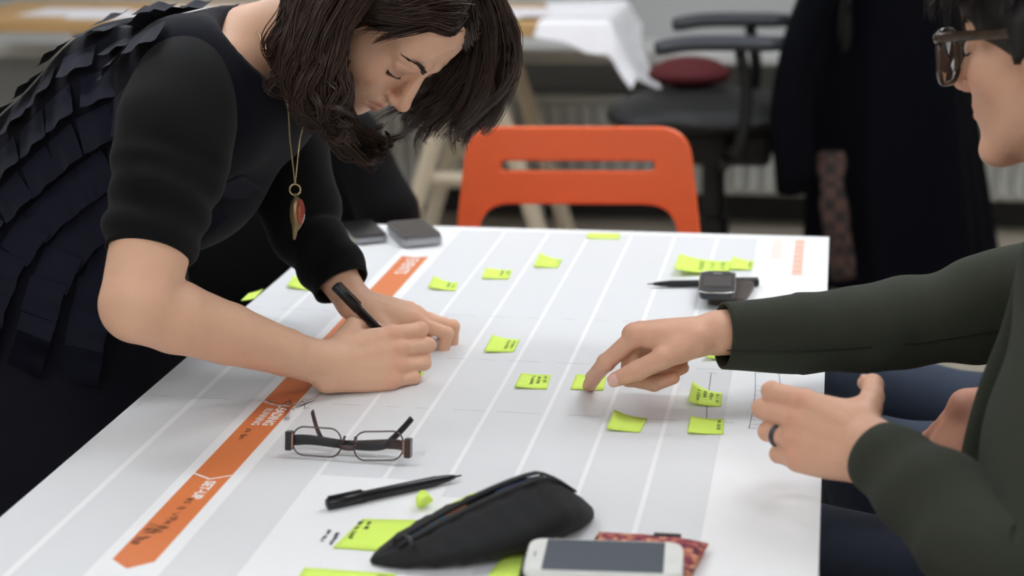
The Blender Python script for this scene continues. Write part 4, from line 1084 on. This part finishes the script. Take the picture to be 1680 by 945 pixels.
# ------------------------------------------------------------------ the seated person in green
def legs_field(hip, knees, feet, lo_pad=.14):
    P = [hip]+knees+feet; f = Field(np.min(P, 0)-[lo_pad, lo_pad, .02], np.max(P, 0)+lo_pad, .010)
    f.ell(np.array(hip), (.15, .18, .105))
    for i, s in enumerate((-1, 1)):
        h = np.array(hip)+[-.04, s*.09, .0]
        f.cone(h, knees[i], .088, .068, .03); f.cone(knees[i], feet[i]+np.array([0, 0, .07]), .066, .048, .02)
    return f
def simple_chair(cx, cy, label):
    m_c = mat('chair_shell', (48, 50, 54), rough=.5); m_l = mat('chair_legs', (150, 152, 155), rough=.3, metal=.8)
    ch = empty('side_chair', (cx, cy, 0), label, 'chair')
    prism(MB(), rrect(.42, .42, .06), .355, .372, Matrix.Translation((cx, cy, 0)), .005).build('seat', m_c, ch)
    V, Fc = loft(crom([(cx+.24, cy-.19, .66), (cx+.27, cy, .66), (cx+.24, cy+.19, .66)], 12), [(.11, .010)]*12, n=14, up=(0, 0, 1)); pyobj('backrest', V, Fc, m_c, ch, True)
    for sx in (-.17, .17):
        for sy in (-.17, .17): MB().tube([(cx+sx*1.1, cy+sy*1.1, 0), (cx+sx, cy+sy, .355)], .011, 8).build('leg', m_l, ch, smooth=True)
    for sy in (-.14, .14): MB().tube([(cx+.19, cy+sy, .36), (cx+.25, cy+sy, .58)], .009, 8).build('back_post', m_l, ch, smooth=True)
    return ch
def seated_in_green():
    p = empty('person', (.42, 1.80, 0), 'seated person in olive green cardigan and dark glasses pointing at a note', 'person')
    R = np.array([[0.413, -0.906, -0.09], [0.908, 0.401, 0.123], [-0.075, -0.132, 0.988]]); t = np.array([0.222, 1.786, 0.4425])+TV
    _c, _s = math.cos(-.10), math.sin(-.10); R = np.array([[_c, -_s, 0], [_s, _c, 0], [0, 0, 1]])@R
    Tf = lambda v: tuple(R@np.asarray(v, float)+t); loc = lambda w: R.T@(np.asarray(w, float)-t)
    nb = np.array([.285, 1.83, .235])+TV; shL = DP(1800, 440, 1.68); shR = DP(1770, 452, 2.0)
    V, Q, T, _ = head_mesh(False, .0021, [np.array([0, -.028, -.075]), loc(nb)])
    parts = [(V@R.T+t, Q, T)]
    wr1 = DP(1178, 546, 2.0); el1 = DP(1490, 530, 2.06)
    h1 = Hand(wr1, CV(-.985, -.02, .12), CV(-.03, .98, -.05), CV(0, .0, -1),
              dict(index=(2, 40, 10, 6), middle=(-2, 82, 84, 30), ring=(-3, 90, 82, 30), pinky=(-6, 90, 80, 30)), ((.84, .40, -.36), (.90, .02, -.42), (.92, -.06, -.36)), 1.04, 1.12)
    # bring the pointing fingertip down onto its note
    h1.J['index'][0][3] = W(968, 632, .0072); P = h1.J['index'][0]; P[2] = P[3]+nrm(P[1]-P[3])*.0225*1.04+CV(-.001, .002, 0)
    parts.append(arm_field([el1*.6+wr1*.4, wr1], [.034, .0255], h1, .0017, k=.006))
    wr2 = DP(1430, 738, 1.66); el2 = DP(1668, 928, 1.50)
    h2 = Hand(wr2, CV(-.70, .22, .68), CV(-.64, .22, -.72), CV(.1, 1, 0),
              dict(index=(-2, 0, 74, 30), middle=(-1, 5, 78, 34), ring=(-1, 14, 74, 36), pinky=(-2, 20, 74, 36)), ((.36, .62, -.68), (.55, .40, -.72), (.75, .0, -.66)), .97, 1.16)
    parts.append(arm_field([el2*.5+wr2*.5, wr2], [.033, .026], h2, .0017, k=.006))
    f = Field((.02, 1.50, .36), (.68, 2.14, 1.06), .012)
    trunk = [nb, np.array([.32, 1.82, .12])+TV, np.array([.40, 1.80, -.08])+TV, np.array([.44, 1.79, -.24])+TV]
    f.chain([q+[.03, 0, 0] for q in trunk], [.055, .08, .08, .09], .06); f.cone(shL+[.03, .03, 0], shR+[.03, -.03, 0], .035, .035, .05)
    V, Q = f.mesh(); parts.append((V, Q))
    V, Q, T = join(parts); body = fast_obj('body', V, Q, m_skin2, p, T)
    h1.nails(body, ('index', 'thumb', 'ring', 'pinky'), m_nail); h2.nails(body, ('thumb',), m_nail)
    brow_and_lash(body, Tf, mat('brow_dark', (30, 24, 22), rough=.5), thick=1.3)
    for s in (-1, 1):                                    # open eyes behind the glasses
        bm = bmesh.new(); bmesh.ops.create_uvsphere(bm, u_segments=18, v_segments=12, radius=.0118); MB().bm(bm, Matrix.Translation(Tf((s*.032, .0775, -.003)))).build('eye', mat('eye_white', (226, 220, 214), rough=.2), body, True)
        bm = bmesh.new(); bmesh.ops.create_uvsphere(bm, u_segments=14, v_segments=10, radius=.0056); MB().bm(bm, Matrix.Translation(Tf((s*.032, .0845, -.0045)))).build('iris', mat('iris_brown', (60, 40, 28), rough=.15), body, True)
    # dark short hair
    C = lambda q: np.array(Tf(q))
    f = Field(t-.16, t+.16, .004)
    f.ell(C((0, -.014, .036)), (.083, .104, .092), R.T); f.ell(C((0, -.06, -.03)), (.070, .055, .07), R.T, k=.02); f.ell(C((0, .032, .050)), (.070, .070, .060), R.T, k=.02)
    for s in (-1, 1): f.cone(C((s*.078, .012, .02)), C((s*.077, .012, -.028)), .010, .006, .012)
    f.ell(C((0, .125, -.050)), (.115, .085, .078), R.T, k=.006, op='sub')
    for s in (-1, 1): f.ell(C((s*.09, .0, -.04)), (.028, .028, .028), R.T, k=.004, op='sub')
    V, Q = f.mesh(); hair = fast_obj('hair', V, Q, mat('hair_dark', (22, 17, 16), rough=.55, var=.3, vscale=80), p)
    rnd = random.Random(5); mb = MB()
    for s in (-1, 1):
        gs = []
        for a in np.linspace(-.09, .085, 8):
            z0 = .038+.094*math.sqrt(max(0, 1-((a+.014)/.115)**2)); g = []
            for q in np.linspace(0, 1, 6):
                an = q*1.62; fw = .022*q if a > .03 else 0
                g.append(C((s*(.004+.085*math.sin(an))*(1 if a < .04 else .9), a+fw, .036+(z0-.034)*math.cos(an)-.03*q*q)))
            gs.append(g)
        strands(mb, gs, 700, (.003, .004, .006, .007), rnd, wave=.004, r=.0009, segs=12, per=14, tight=.003)
    gs = [[C((x*.5, -.065, .116)), C((x*.9, -.112, .062)), C((x, -.119, .0)), C((x, -.108, -.055)), C((x*.95, -.090, -.09))] for x in np.linspace(-.062, .062, 7)]
    strands(mb, gs, 500, (.003, .005, .006, .006), rnd, wave=.004, r=.0009, segs=12, per=14, tight=.003)
    fr = [[C((x, .02, .125)), C((x*1.05-.01, .07, .108)), C((x*1.1-.02, .098, .075)), C((x*1.15-.025, .103, .045)), C((x*1.18-.03, .099, .028))] for x in np.linspace(-.05, .06, 6)]
    strands(mb, fr, 420, (.003, .005, .006, .007), rnd, wave=.003, r=.0009, segs=12, per=14, tight=.003)
    mb.build('hair_strands', mat('hair_black', (34, 26, 24), rough=.42, var=.4, vscale=60), hair, True)['kind'] = 'stuff'
    # tortoiseshell glasses
    m_t = mat('tortoise', (58, 40, 26), rough=.2, var=.75, vscale=70, coat=.6); g = empty('glasses', Tf((0, .1, 0))); g.parent = p; g.matrix_parent_inverse = parent_inv(p)
    m_glass = MATS['lens_glass']
    for s in (-1, 1):
        pts = [(x, .1105-.008*(abs(x)/.06)**2, z-.004*(z < -.01)) for x, z in rrect(.060, .049, .020, 6, s*.0375, -.008)]
        V, Fc = loft([Tf(q) for q in pts], [(.0034, .0026) if q[2] < .008 else (.0046, .003) for q in pts], n=8, closed=True); pyobj('rim', V, Fc, m_t, g, True)
        V = [Tf((x, y+d, z)) for d in (-.0005, .0005) for x, y, z in pts]; n = len(pts)
        pyobj('lens', V, [list(range(n)), list(range(n, 2*n))[::-1]]+[[i, (i+1) % n, n+(i+1) % n, n+i] for i in range(n)], m_glass, g, False)
        V, Fc = loft([Tf(q) for q in crom([(s*.066, .104, .009), (s*.0755, .094, .010), (s*.079, .04, .010), (s*.081, -.005, .008), (s*.080, -.028, -.012)], 18)], [(.0052, .0022)]*12+[(.004, .0022)]*6, n=8, up=R@np.array([0, 0, 1.])); pyobj('temple', V, Fc, m_t, g, True)
    V, Fc = loft([Tf(q) for q in crom([(-.009, .1095, .0), (0, .111, .003), (.009, .1095, .0)], 8)], .003, n=8); pyobj('bridge', V, Fc, m_t, g, True)
    # cardigan
    m_g = mat('olive_knit', (52, 55, 45), rough=.9, var=.10, vscale=80, sheen=.04, spec=.25, bump=.35, bscale=700, dist=.0006)
    def f1(s, th): return .0016*np.sin(2*th+9*s)+.0040*np.sin(24*s+1.6*np.sin(th)+.7)*np.clip(1.1-s*1.1, 0, 1)+.0012*np.sin(40*s+2*th)*(s < .8)
    cu1 = DP(1186, 551, 2.0)
    pts1 = [shR+[.03, 0, 0], DP(1680, 488, 2.02), DP(1590, 512, 2.045), DP(1490, 529, 2.05), DP(1390, 541, 2.035), DP(1290, 549, 2.015), cu1]
    sl = sleeve('sleeve', pts1, [.068, .064, .0605, .0555, .050, .0435, .0385], m_g, p, folds=f1, nr=90, n=48)
    P = crom(pts1, 40); rad = np.interp(np.linspace(0, 1, 40), np.linspace(0, 1, 7), [.068, .064, .0605, .0555, .050, .0435, .0385])
    V, Fc = loft([q+nrm(CV(0, -.38, -.92))*(r_+.0022) for q, r_ in zip(P[4:], rad[4:])], .0007, n=5); pyobj('seam', V, Fc, mat('olive_seam', (26, 28, 24), rough=.9), sl, True)
    def f2(s, th): return .0022*np.sin(2*th+8*s)+.0058*np.sin(34*s+1.5*np.sin(th+.6))*np.clip(1.15-s, 0, 1)
    cu2 = wr2+nrm(el2-wr2)*.012
    sleeve('sleeve', [shL+[.03, .03, 0], shL, shL*.5+el2*.5+[.0, 0, 0], el2+CV(.012, -.004, 0), el2*.6+cu2*.4, el2*.25+cu2*.75, cu2], [.062, .068, .062, .055, .050, .043, .0375], m_g, p, folds=f2, nr=90, n=48)
    f = Field((.0, 1.44, .38), (.74, 2.20, 1.10), .010)
    f.chain([q+[.03, 0, 0] for q in trunk], [.072, .125, .13, .145], .06); f.cone(shL+[.02, .02, 0], shR+[.02, -.02, 0], .058, .058, .05)
    f.ell(nb+[-.03, 0, .09], (.075, .075, .10), k=.01, op='sub')
    V, Q = f.mesh(); fast_obj('cardigan', V, Q, m_g, p)
    # open front edge of the cardigan, hanging free
    E0 = crom([DP(*q) for q in ((1675, 425, 1.74), (1648, 530, 1.72), (1606, 640, 1.70), (1578, 750, 1.68), (1572, 850, 1.665), (1592, 960, 1.65), (1640, 1090, 1.64))], 30)
    E1 = crom([DP(*q) for q in ((1745, 440, 1.72), (1745, 540, 1.70), (1735, 650, 1.69), (1735, 760, 1.68), (1740, 850, 1.68), (1760, 960, 1.67), (1790, 1090, 1.67))], 30)
    n = 16; V = []
    for i in range(30):
        for j in range(n+1):
            u = j/n; q = E0[i]*(1-u)+E1[i]*u+CV(0, 0, -.014*math.sin(u*5.2+i*.10)*(.3+.7*u)+.010*(1-u)**3); V.append(q)
    Fc = [[i*(n+1)+j, i*(n+1)+j+1, (i+1)*(n+1)+j+1, (i+1)*(n+1)+j] for i in range(29) for j in range(n)]
    N = len(V); V2 = V+[v+CV(.001, 0, .003) for v in V]; F2 = Fc+[[a+N for a in f_[::-1]] for f_ in Fc]+[[i*(n+1), (i+1)*(n+1), (i+1)*(n+1)+N, i*(n+1)+N] for i in range(29)]
    pyobj('front_panel', V2, F2, m_g, p, True)
    # trousers and shoes
    kn = [np.array([-.05, 1.66, .545]), np.array([-.06, 1.93, .555])]; ft = [np.array([.02, 1.64, .02]), np.array([.0, 1.95, .02])]
    f = legs_field(np.array([.44, 1.79, .478]), kn, ft); V, Q = f.mesh(); fast_obj('jeans', V, Q, mat('dark_denim', (44, 50, 66), rough=.85, var=.2, vscale=40, bump=.3, bscale=500), p)
    for q in ft:
        V, Fc = loft(crom([q+[.07, 0, .04], q+[-.02, 0, .045], q+[-.12, 0, .035], q+[-.19, 0, .022]], 12), [(.036, .036)]*6+[(.03, .042)]*4+[(.022, .036), (.012, .02)], n=12, up=(0, 0, 1)); pyobj('shoe', [(a, b, max(c, .001)) for a, b, c in V], Fc, mat('shoe_brown', (60, 44, 34), rough=.5), p, True)
    # ring on the left hand
    Pr = h2.J['ring'][0]; d = nrm(Pr[1]-Pr[0]); c = Pr[0]*.42+Pr[1]*.58; a = nrm(h2.S-d*(h2.S@d)); b = np.cross(d, a)
    rg = None
    for o_, rr in ((-.0018, .0011), (.0, .0013), (.0018, .0011)):
        ring = [c+d*o_+(a*math.cos(x)+b*math.sin(x))*.0112 for x in np.linspace(0, 2*np.pi, 24, endpoint=False)]
        V, Fc = loft(ring, rr, n=6, closed=True); rg = pyobj('ring_band', V, Fc, mat('ring_steel', (92, 92, 96), rough=.3, metal=.9), body, True)
    simple_chair(.47, 1.79, 'dark shell chair under the person in green')
seated_in_green()

# ------------------------------------------------------------------ a second seated person beyond, in jeans
def seated_in_jeans():
    p = empty('person', (.60, 2.36, 0), 'seated person in blue jeans behind the one in green, hand resting on thigh', 'person')
    kn = [np.array([.075, 2.20, .562]), np.array([.06, 2.47, .565])]; ft = [np.array([.10, 2.20, .02]), np.array([.06, 2.50, .02])]; hip = np.array([.62, 2.36, .478])
    f = legs_field(hip, kn, ft)
    V, Q = f.mesh(); ax = V.copy()
    V = V+np.stack([0*V[:, 0], 0*V[:, 0], .0035*np.sin(38*V[:, 0]+9*V[:, 1])*(V[:, 2] > .5)], 1)
    fast_obj('jeans', V, Q, mat('blue_denim', (48, 58, 76), rough=.85, var=.22, vscale=30, bump=.4, bscale=500), p)
    nb = np.array([.70, 2.36, 1.02]); shR = nb+[0, .17, -.04]; shL = nb+[0, -.17, -.04]
    wr = W(1592, 672, -.055); el = np.array([.56, 2.13, .76])
    h = Hand(wr, CV(-.42, -.88, -.12), CV(-.62, .42, -.62), CV(-.6, .2, .6), dict(index=(4, 22, 24, 12), middle=(0, 26, 28, 14), ring=(-3, 30, 30, 16), pinky=(-6, 34, 32, 16)), ((.6, .7, -.3), (.8, .45, -.3), (.9, .3, -.3)), .95, 1.08)
    parts = [arm_field([el*.5+wr*.5, wr], [.032, .025], h, .0022, k=.006)]
    Rm = np.stack([np.array([0, 1., 0]), np.array([-1., 0, 0]), np.array([0, 0, 1.])], 1); t = nb+[-.035, 0, .20]
    V, Q, T, _ = head_mesh(False, .003, [np.array([0, -.028, -.075]), Rm.T@(nb-t)]); parts.append((V@Rm.T+t, Q, T))
    f = Field((.40, 2.06, .40), (.90, 2.66, 1.10), .014); f.chain([nb, nb+[0, 0, -.15], (hip+nb)/2, hip], [.07, .12, .12, .13], .06); f.cone(shL, shR, .045, .045, .04); V, Q = f.mesh(); parts.append((V, Q))
    V, Q, T = join(parts); body = fast_obj('body', V, Q, m_skin3, p, T)
    m_s = mat('navy_sweater', (30, 34, 62), rough=.85, var=.1)
    f = Field((.36, 2.02, .42), (.94, 2.70, 1.12), .012); f.chain([nb, nb+[0, 0, -.15], (hip+nb)/2, hip+[0, 0, .06]], [.075, .135, .135, .145], .06); f.cone(shL, shR, .06, .06, .05); f.ell(nb+[-.02, 0, .10], (.07, .07, .09), k=.01, op='sub')
    V, Q = f.mesh(); fast_obj('sweater', V, Q, m_s, p)
    sleeve('sleeve', [shL+[0, .03, 0], shL, el, el*.45+wr*.55, el*.2+wr*.8], [.058, .06, .052, .044, .038], m_s, p)
    elR = np.array([.66, 2.60, .76]); wR = np.array([.40, 2.52, .655])
    sleeve('sleeve', [shR+[0, -.03, 0], shR, elR, elR*.4+wR*.6, wR], [.058, .06, .052, .044, .038], m_s, p)
    f = Field(t-.15, t+.15, .006); f.ell(t+[.014, 0, .036], (.104, .083, .092)); f.ell(t+[-.125, 0, -.045], (.085, .115, .085), k=.006, op='sub'); V, Q = f.mesh(); fast_obj('hair', V, Q, mat('hair_brown_2', (50, 36, 28), rough=.5, var=.3), p)
    for q in ft:
        V, Fc = loft(crom([q+[.07, 0, .04], q+[-.02, 0, .045], q+[-.12, 0, .035], q+[-.19, 0, .022]], 12), [(.036, .036)]*6+[(.03, .042)]*4+[(.022, .036), (.012, .02)], n=12, up=(0, 0, 1)); pyobj('shoe', [(a, b, max(c, .001)) for a, b, c in V], Fc, MATS['shoe_brown'], p, True)
    simple_chair(.66, 2.36, 'dark shell chair under the person in jeans')
seated_in_jeans()

# ================================================================== office chair with a long coat, and a jacket over another chair
def office_chair():
    m_b = mat('chair_black', (17, 17, 18), rough=.55, var=.2); m_g = mat('chair_grey', (52, 55, 60), rough=.5)
    cx, cy = -.30, 4.80
    ch = empty('office_chair', (cx, cy, 0), 'black office chair with armrests by the trestle table', 'chair')
    f = Field((cx-.36, cy-.30, .50), (cx+.32, cy+.30, .72), .012)
    f.ell((cx, cy, .575), (.26, .235, .040)); f.ell((cx-.19, cy, .572), (.13, .22, .034), k=.05); f.ell((cx-.02, cy, .60), (.20, .19, .03), k=.04)
    V, Q = f.mesh(); fast_obj('seat', V, Q, m_b, ch)
    mb = MB(); mb.box((cx-.12, cy-.09, .44), (cx+.14, cy+.09, .545), .02); mb.tube([(cx+.02, cy-.22, .47), (cx+.02, cy+.22, .47)], .015, 8)
    mb.tube([(cx-.02, cy, .10), (cx-.02, cy, .46)], .032, 12); mb.tube([(cx-.02, cy, .10), (cx-.02, cy, .28)], .045, 12); mb.build('mechanism', m_b, ch)
    for i in range(5):
        a = math.radians(72*i+20); ex, ey = cx+.30*math.cos(a), cy+.30*math.sin(a)
        V, Fc = loft([(cx-.02, cy, .12), ((cx+ex)/2, (cy+ey)/2, .12), (ex, ey, .085)], [(.028, .030), (.022, .026), (.018, .022)], n=8); lg = pyobj('base_arm', V, Fc, m_b, ch, True)
        mb = MB(); mb.tube([(ex-.018*math.sin(a), ey+.018*math.cos(a), .032), (ex+.018*math.sin(a), ey-.018*math.cos(a), .032)], .032, 12); mb.tube([(ex, ey, .05), (ex, ey, .09)], .01, 8); mb.build('caster', m_b, lg, smooth=False)
    for s in (-1, 1):
        yy = cy+s*.25
        V, Fc = loft(crom([(cx+.02, cy+s*.10, .50), (cx+.06, yy, .52), (cx+.08, yy, .66), (cx+.06, yy, .78)], 12), [(.022, .014)]*12, n=8); pyobj('arm_support', V, Fc, m_b, ch, True)
        V, Fc = loft(crom([(cx-.16, yy, .785), (cx-.05, yy, .80), (cx+.17, yy, .80)], 10), [(.018, .032), *[(.021, .043)]*8, (.018, .038)], n=12, up=(0, 0, 1)); pyobj('armrest', V, Fc, m_g, ch, True)
    V, Fc = loft(crom([(cx+.12, cy, .50), (cx+.27, cy, .52), (cx+.31, cy, .68), (cx+.32, cy, .86)], 12), [(.018, .035)]*12, n=8); pyobj('back_support', V, Fc, m_b, ch, True)
    f = Field((cx+.22, cy-.28, .62), (cx+.42, cy+.28, 1.16), .014)
    f.ell((cx+.33, cy, .89), (.035, .225, .24)); f.ell((cx+.335, cy, .82), (.045, .20, .15), k=.03); V, Q = f.mesh(); fast_obj('backrest', V, Q, m_b, ch)
    # red cushion on the seat
    f = Field((cx-.26, cy-.02, .58), (cx+.05, cy+.26, .78), .01); f.ell((cx-.10, cy+.12, .664), (.12, .11, .035)); f.ell((cx-.10, cy+.12, .677), (.09, .09, .035), k=.02)
    V, Q = f.mesh(); tag(fast_obj('cushion', V, Q, mat('red_cloth', (80, 16, 22), rough=.8)), 'dark red cushion lying on the office chair seat', 'cushion')
    # the coat, slung over the backrest and hanging to the floor
    co = empty('long_coat', (cx+.40, cy, 0), 'long dark navy coat slung over the office chair back', 'coat')
    m_coat = mat('coat_wool', (9, 10, 17), rough=.95, var=.2, sheen=.0, spec=.1, bump=.2, bscale=300)
    n, k = 60, 34; V = []
    for i in range(k+1):
        t = i/k; z = 1.17-1.08*t; x0 = cx+.40+.10*t; hw = (.13+.06*min(1, t*8)+.075*t**1.4); hd = .235+.03*t if t > .06 else .10+2.2*t
        for j in range(n):
            th = 2*np.pi*j/n; fold = 1+.09*t*math.sin(7*th+1.5*t)+.05*t*math.sin(13*th)
            zz = z+.04*t*math.cos(th+2.2)
            V.append((x0+hw*math.cos(th)*fold, cy+hd*math.sin(th)*fold, zz))
    Fc = [[i*n+j, i*n+(j+1) % n, (i+1)*n+(j+1) % n, (i+1)*n+j] for i in range(k) for j in range(n)]+[list(range(n))]
    pyobj('coat_body', V, Fc, m_coat, co, True)
    for yy, dx in ((cy-.25, -.04), (cy+.25, .05)):
        V, Fc = loft(crom([(cx+.34, yy*.9+cy*.1, 1.10), (cx+.26, yy-.02, .95), (cx+.24+dx, yy-.03, .70), (cx+.25+dx, yy-.02, .42)], 14), [(.045, .055)]*10+[(.05, .06)]*4, n=14, disp=lambda s, th: .006*np.sin(3*th+9*s)); pyobj('sleeve', V, Fc, m_coat, co, True)
    V, Fc = loft(crom([(cx+.30, cy-.10, 1.12), (cx+.36, cy-.16, 1.19), (cx+.42, cy, 1.21), (cx+.36, cy+.16, 1.19), (cx+.30, cy+.10, 1.12)], 16), [(.035, .02)]*16, n=10); pyobj('collar', V, Fc, m_coat, co, True)
    # checked scarf hanging from the chair
    m_sc = mat('scarf_wool', (84, 60, 50), rough=.9, var=.7, vscale=40)
    nt = m_sc.node_tree; ck = nt.nodes.new('ShaderNodeTexChecker'); ck.inputs['Scale'].default_value = 34; ck.inputs['Color1'].default_value = (*lin((76, 54, 47)), 1); ck.inputs['Color2'].default_value = (*lin((40, 34, 34)), 1)
    nt.links.new(nt.nodes['Texture Coordinate'].outputs['Object'], ck.inputs['Vector']); nt.links.new(ck.outputs['Color'], nt.nodes['Principled BSDF'].inputs['Base Color'])
    P = DP(1362, 290, 4.52)
    V, Fc = loft(crom([(P[0]+.0, 4.545, .52), (P[0]+.005, 4.50, .44), (P[0]+.02, 4.48, .34), (P[0]+.045, 4.47, .20)], 18), [(.012, .034+.003*math.sin(i*.7)) for i in range(18)], n=12, up=(0, 1, 0), disp=lambda s, th: .004*np.sin(4*th+16*s))
    tag(pyobj('scarf', V, Fc, m_sc, None, True), 'brown checked scarf hanging beside the navy coat', 'scarf')
office_chair()
def draped_jacket():
    m_j = mat('jacket_cloth', (15, 16, 18), rough=.9, var=.15, sheen=.03, spec=.2, bump=.2, bscale=250)
    cx, cy = -1.055, 3.12
    ch = empty('wooden_chair', (cx, cy, 0), 'dark chair beneath the draped black jacket', 'chair')
    m_c = mat('dark_wood', (40, 34, 30), rough=.5)
    MB().box((cx-.20, cy-.42, .43), (cx+.20, cy-.02, .455), .008).build('seat', m_c, ch)
    for sx in (-.18, .18):
        MB().box((cx+sx-.016, cy-.41, 0), (cx+sx+.016, cy-.38, .43), .003).build('leg', m_c, ch); MB().box((cx+sx-.016, cy-.03, 0), (cx+sx+.016, cy, .80), .003).build('leg', m_c, ch)
    MB().box((cx-.18, cy-.025, .60), (cx+.18, cy-.005, .80), .004).build('backrest', m_c, ch)
    f = Field((cx-.34, cy-.20, .30), (cx+.34, cy+.20, .96), .011)
    f.ell((cx, cy-.01, .66), (.20, .07, .24)); f.cone((cx-.15, cy-.01, .83), (cx+.15, cy-.01, .83), .05, .05, .04)
    for s in (-1, 1): f.chain([(cx+s*.17, cy-.01, .82), (cx+s*.245, cy-.04, .68), (cx+s*.25, cy-.05, .42)], [.055, .055, .045], .02)
    f.cone((cx-.07, cy+.02, .87), (cx+.07, cy+.02, .87), .03, .03, .03)
    V, Q = f.mesh(); j = fast_obj('jacket', V, Q, m_j); tag(j, 'black jacket draped over the chair at the far table corner', 'jacket')
draped_jacket()
# things on the ledge
o = MB().box((.345, 5.66, .626), (.72, 5.92, .98), .004).build('cardboard_box', mat('cardboard', (158, 108, 62), rough=.8, var=.06)); tag(o, 'brown cardboard box standing on the window ledge', 'box')
f = Field((.30, 5.44, .44), (.75, 5.76, .60), .012)
f.ell((.52, 5.68, .497), (.13, .05, .035)); f.ell((.47, 5.68, .503), (.07, .045, .035), k=.02); V, Q = f.mesh(); tag(fast_obj('cloth_bundle', V, Q, mat('red_cloth_2', (150, 50, 62), rough=.8)), 'faded red cloth bundle lying on top of a radiator', 'cloth')
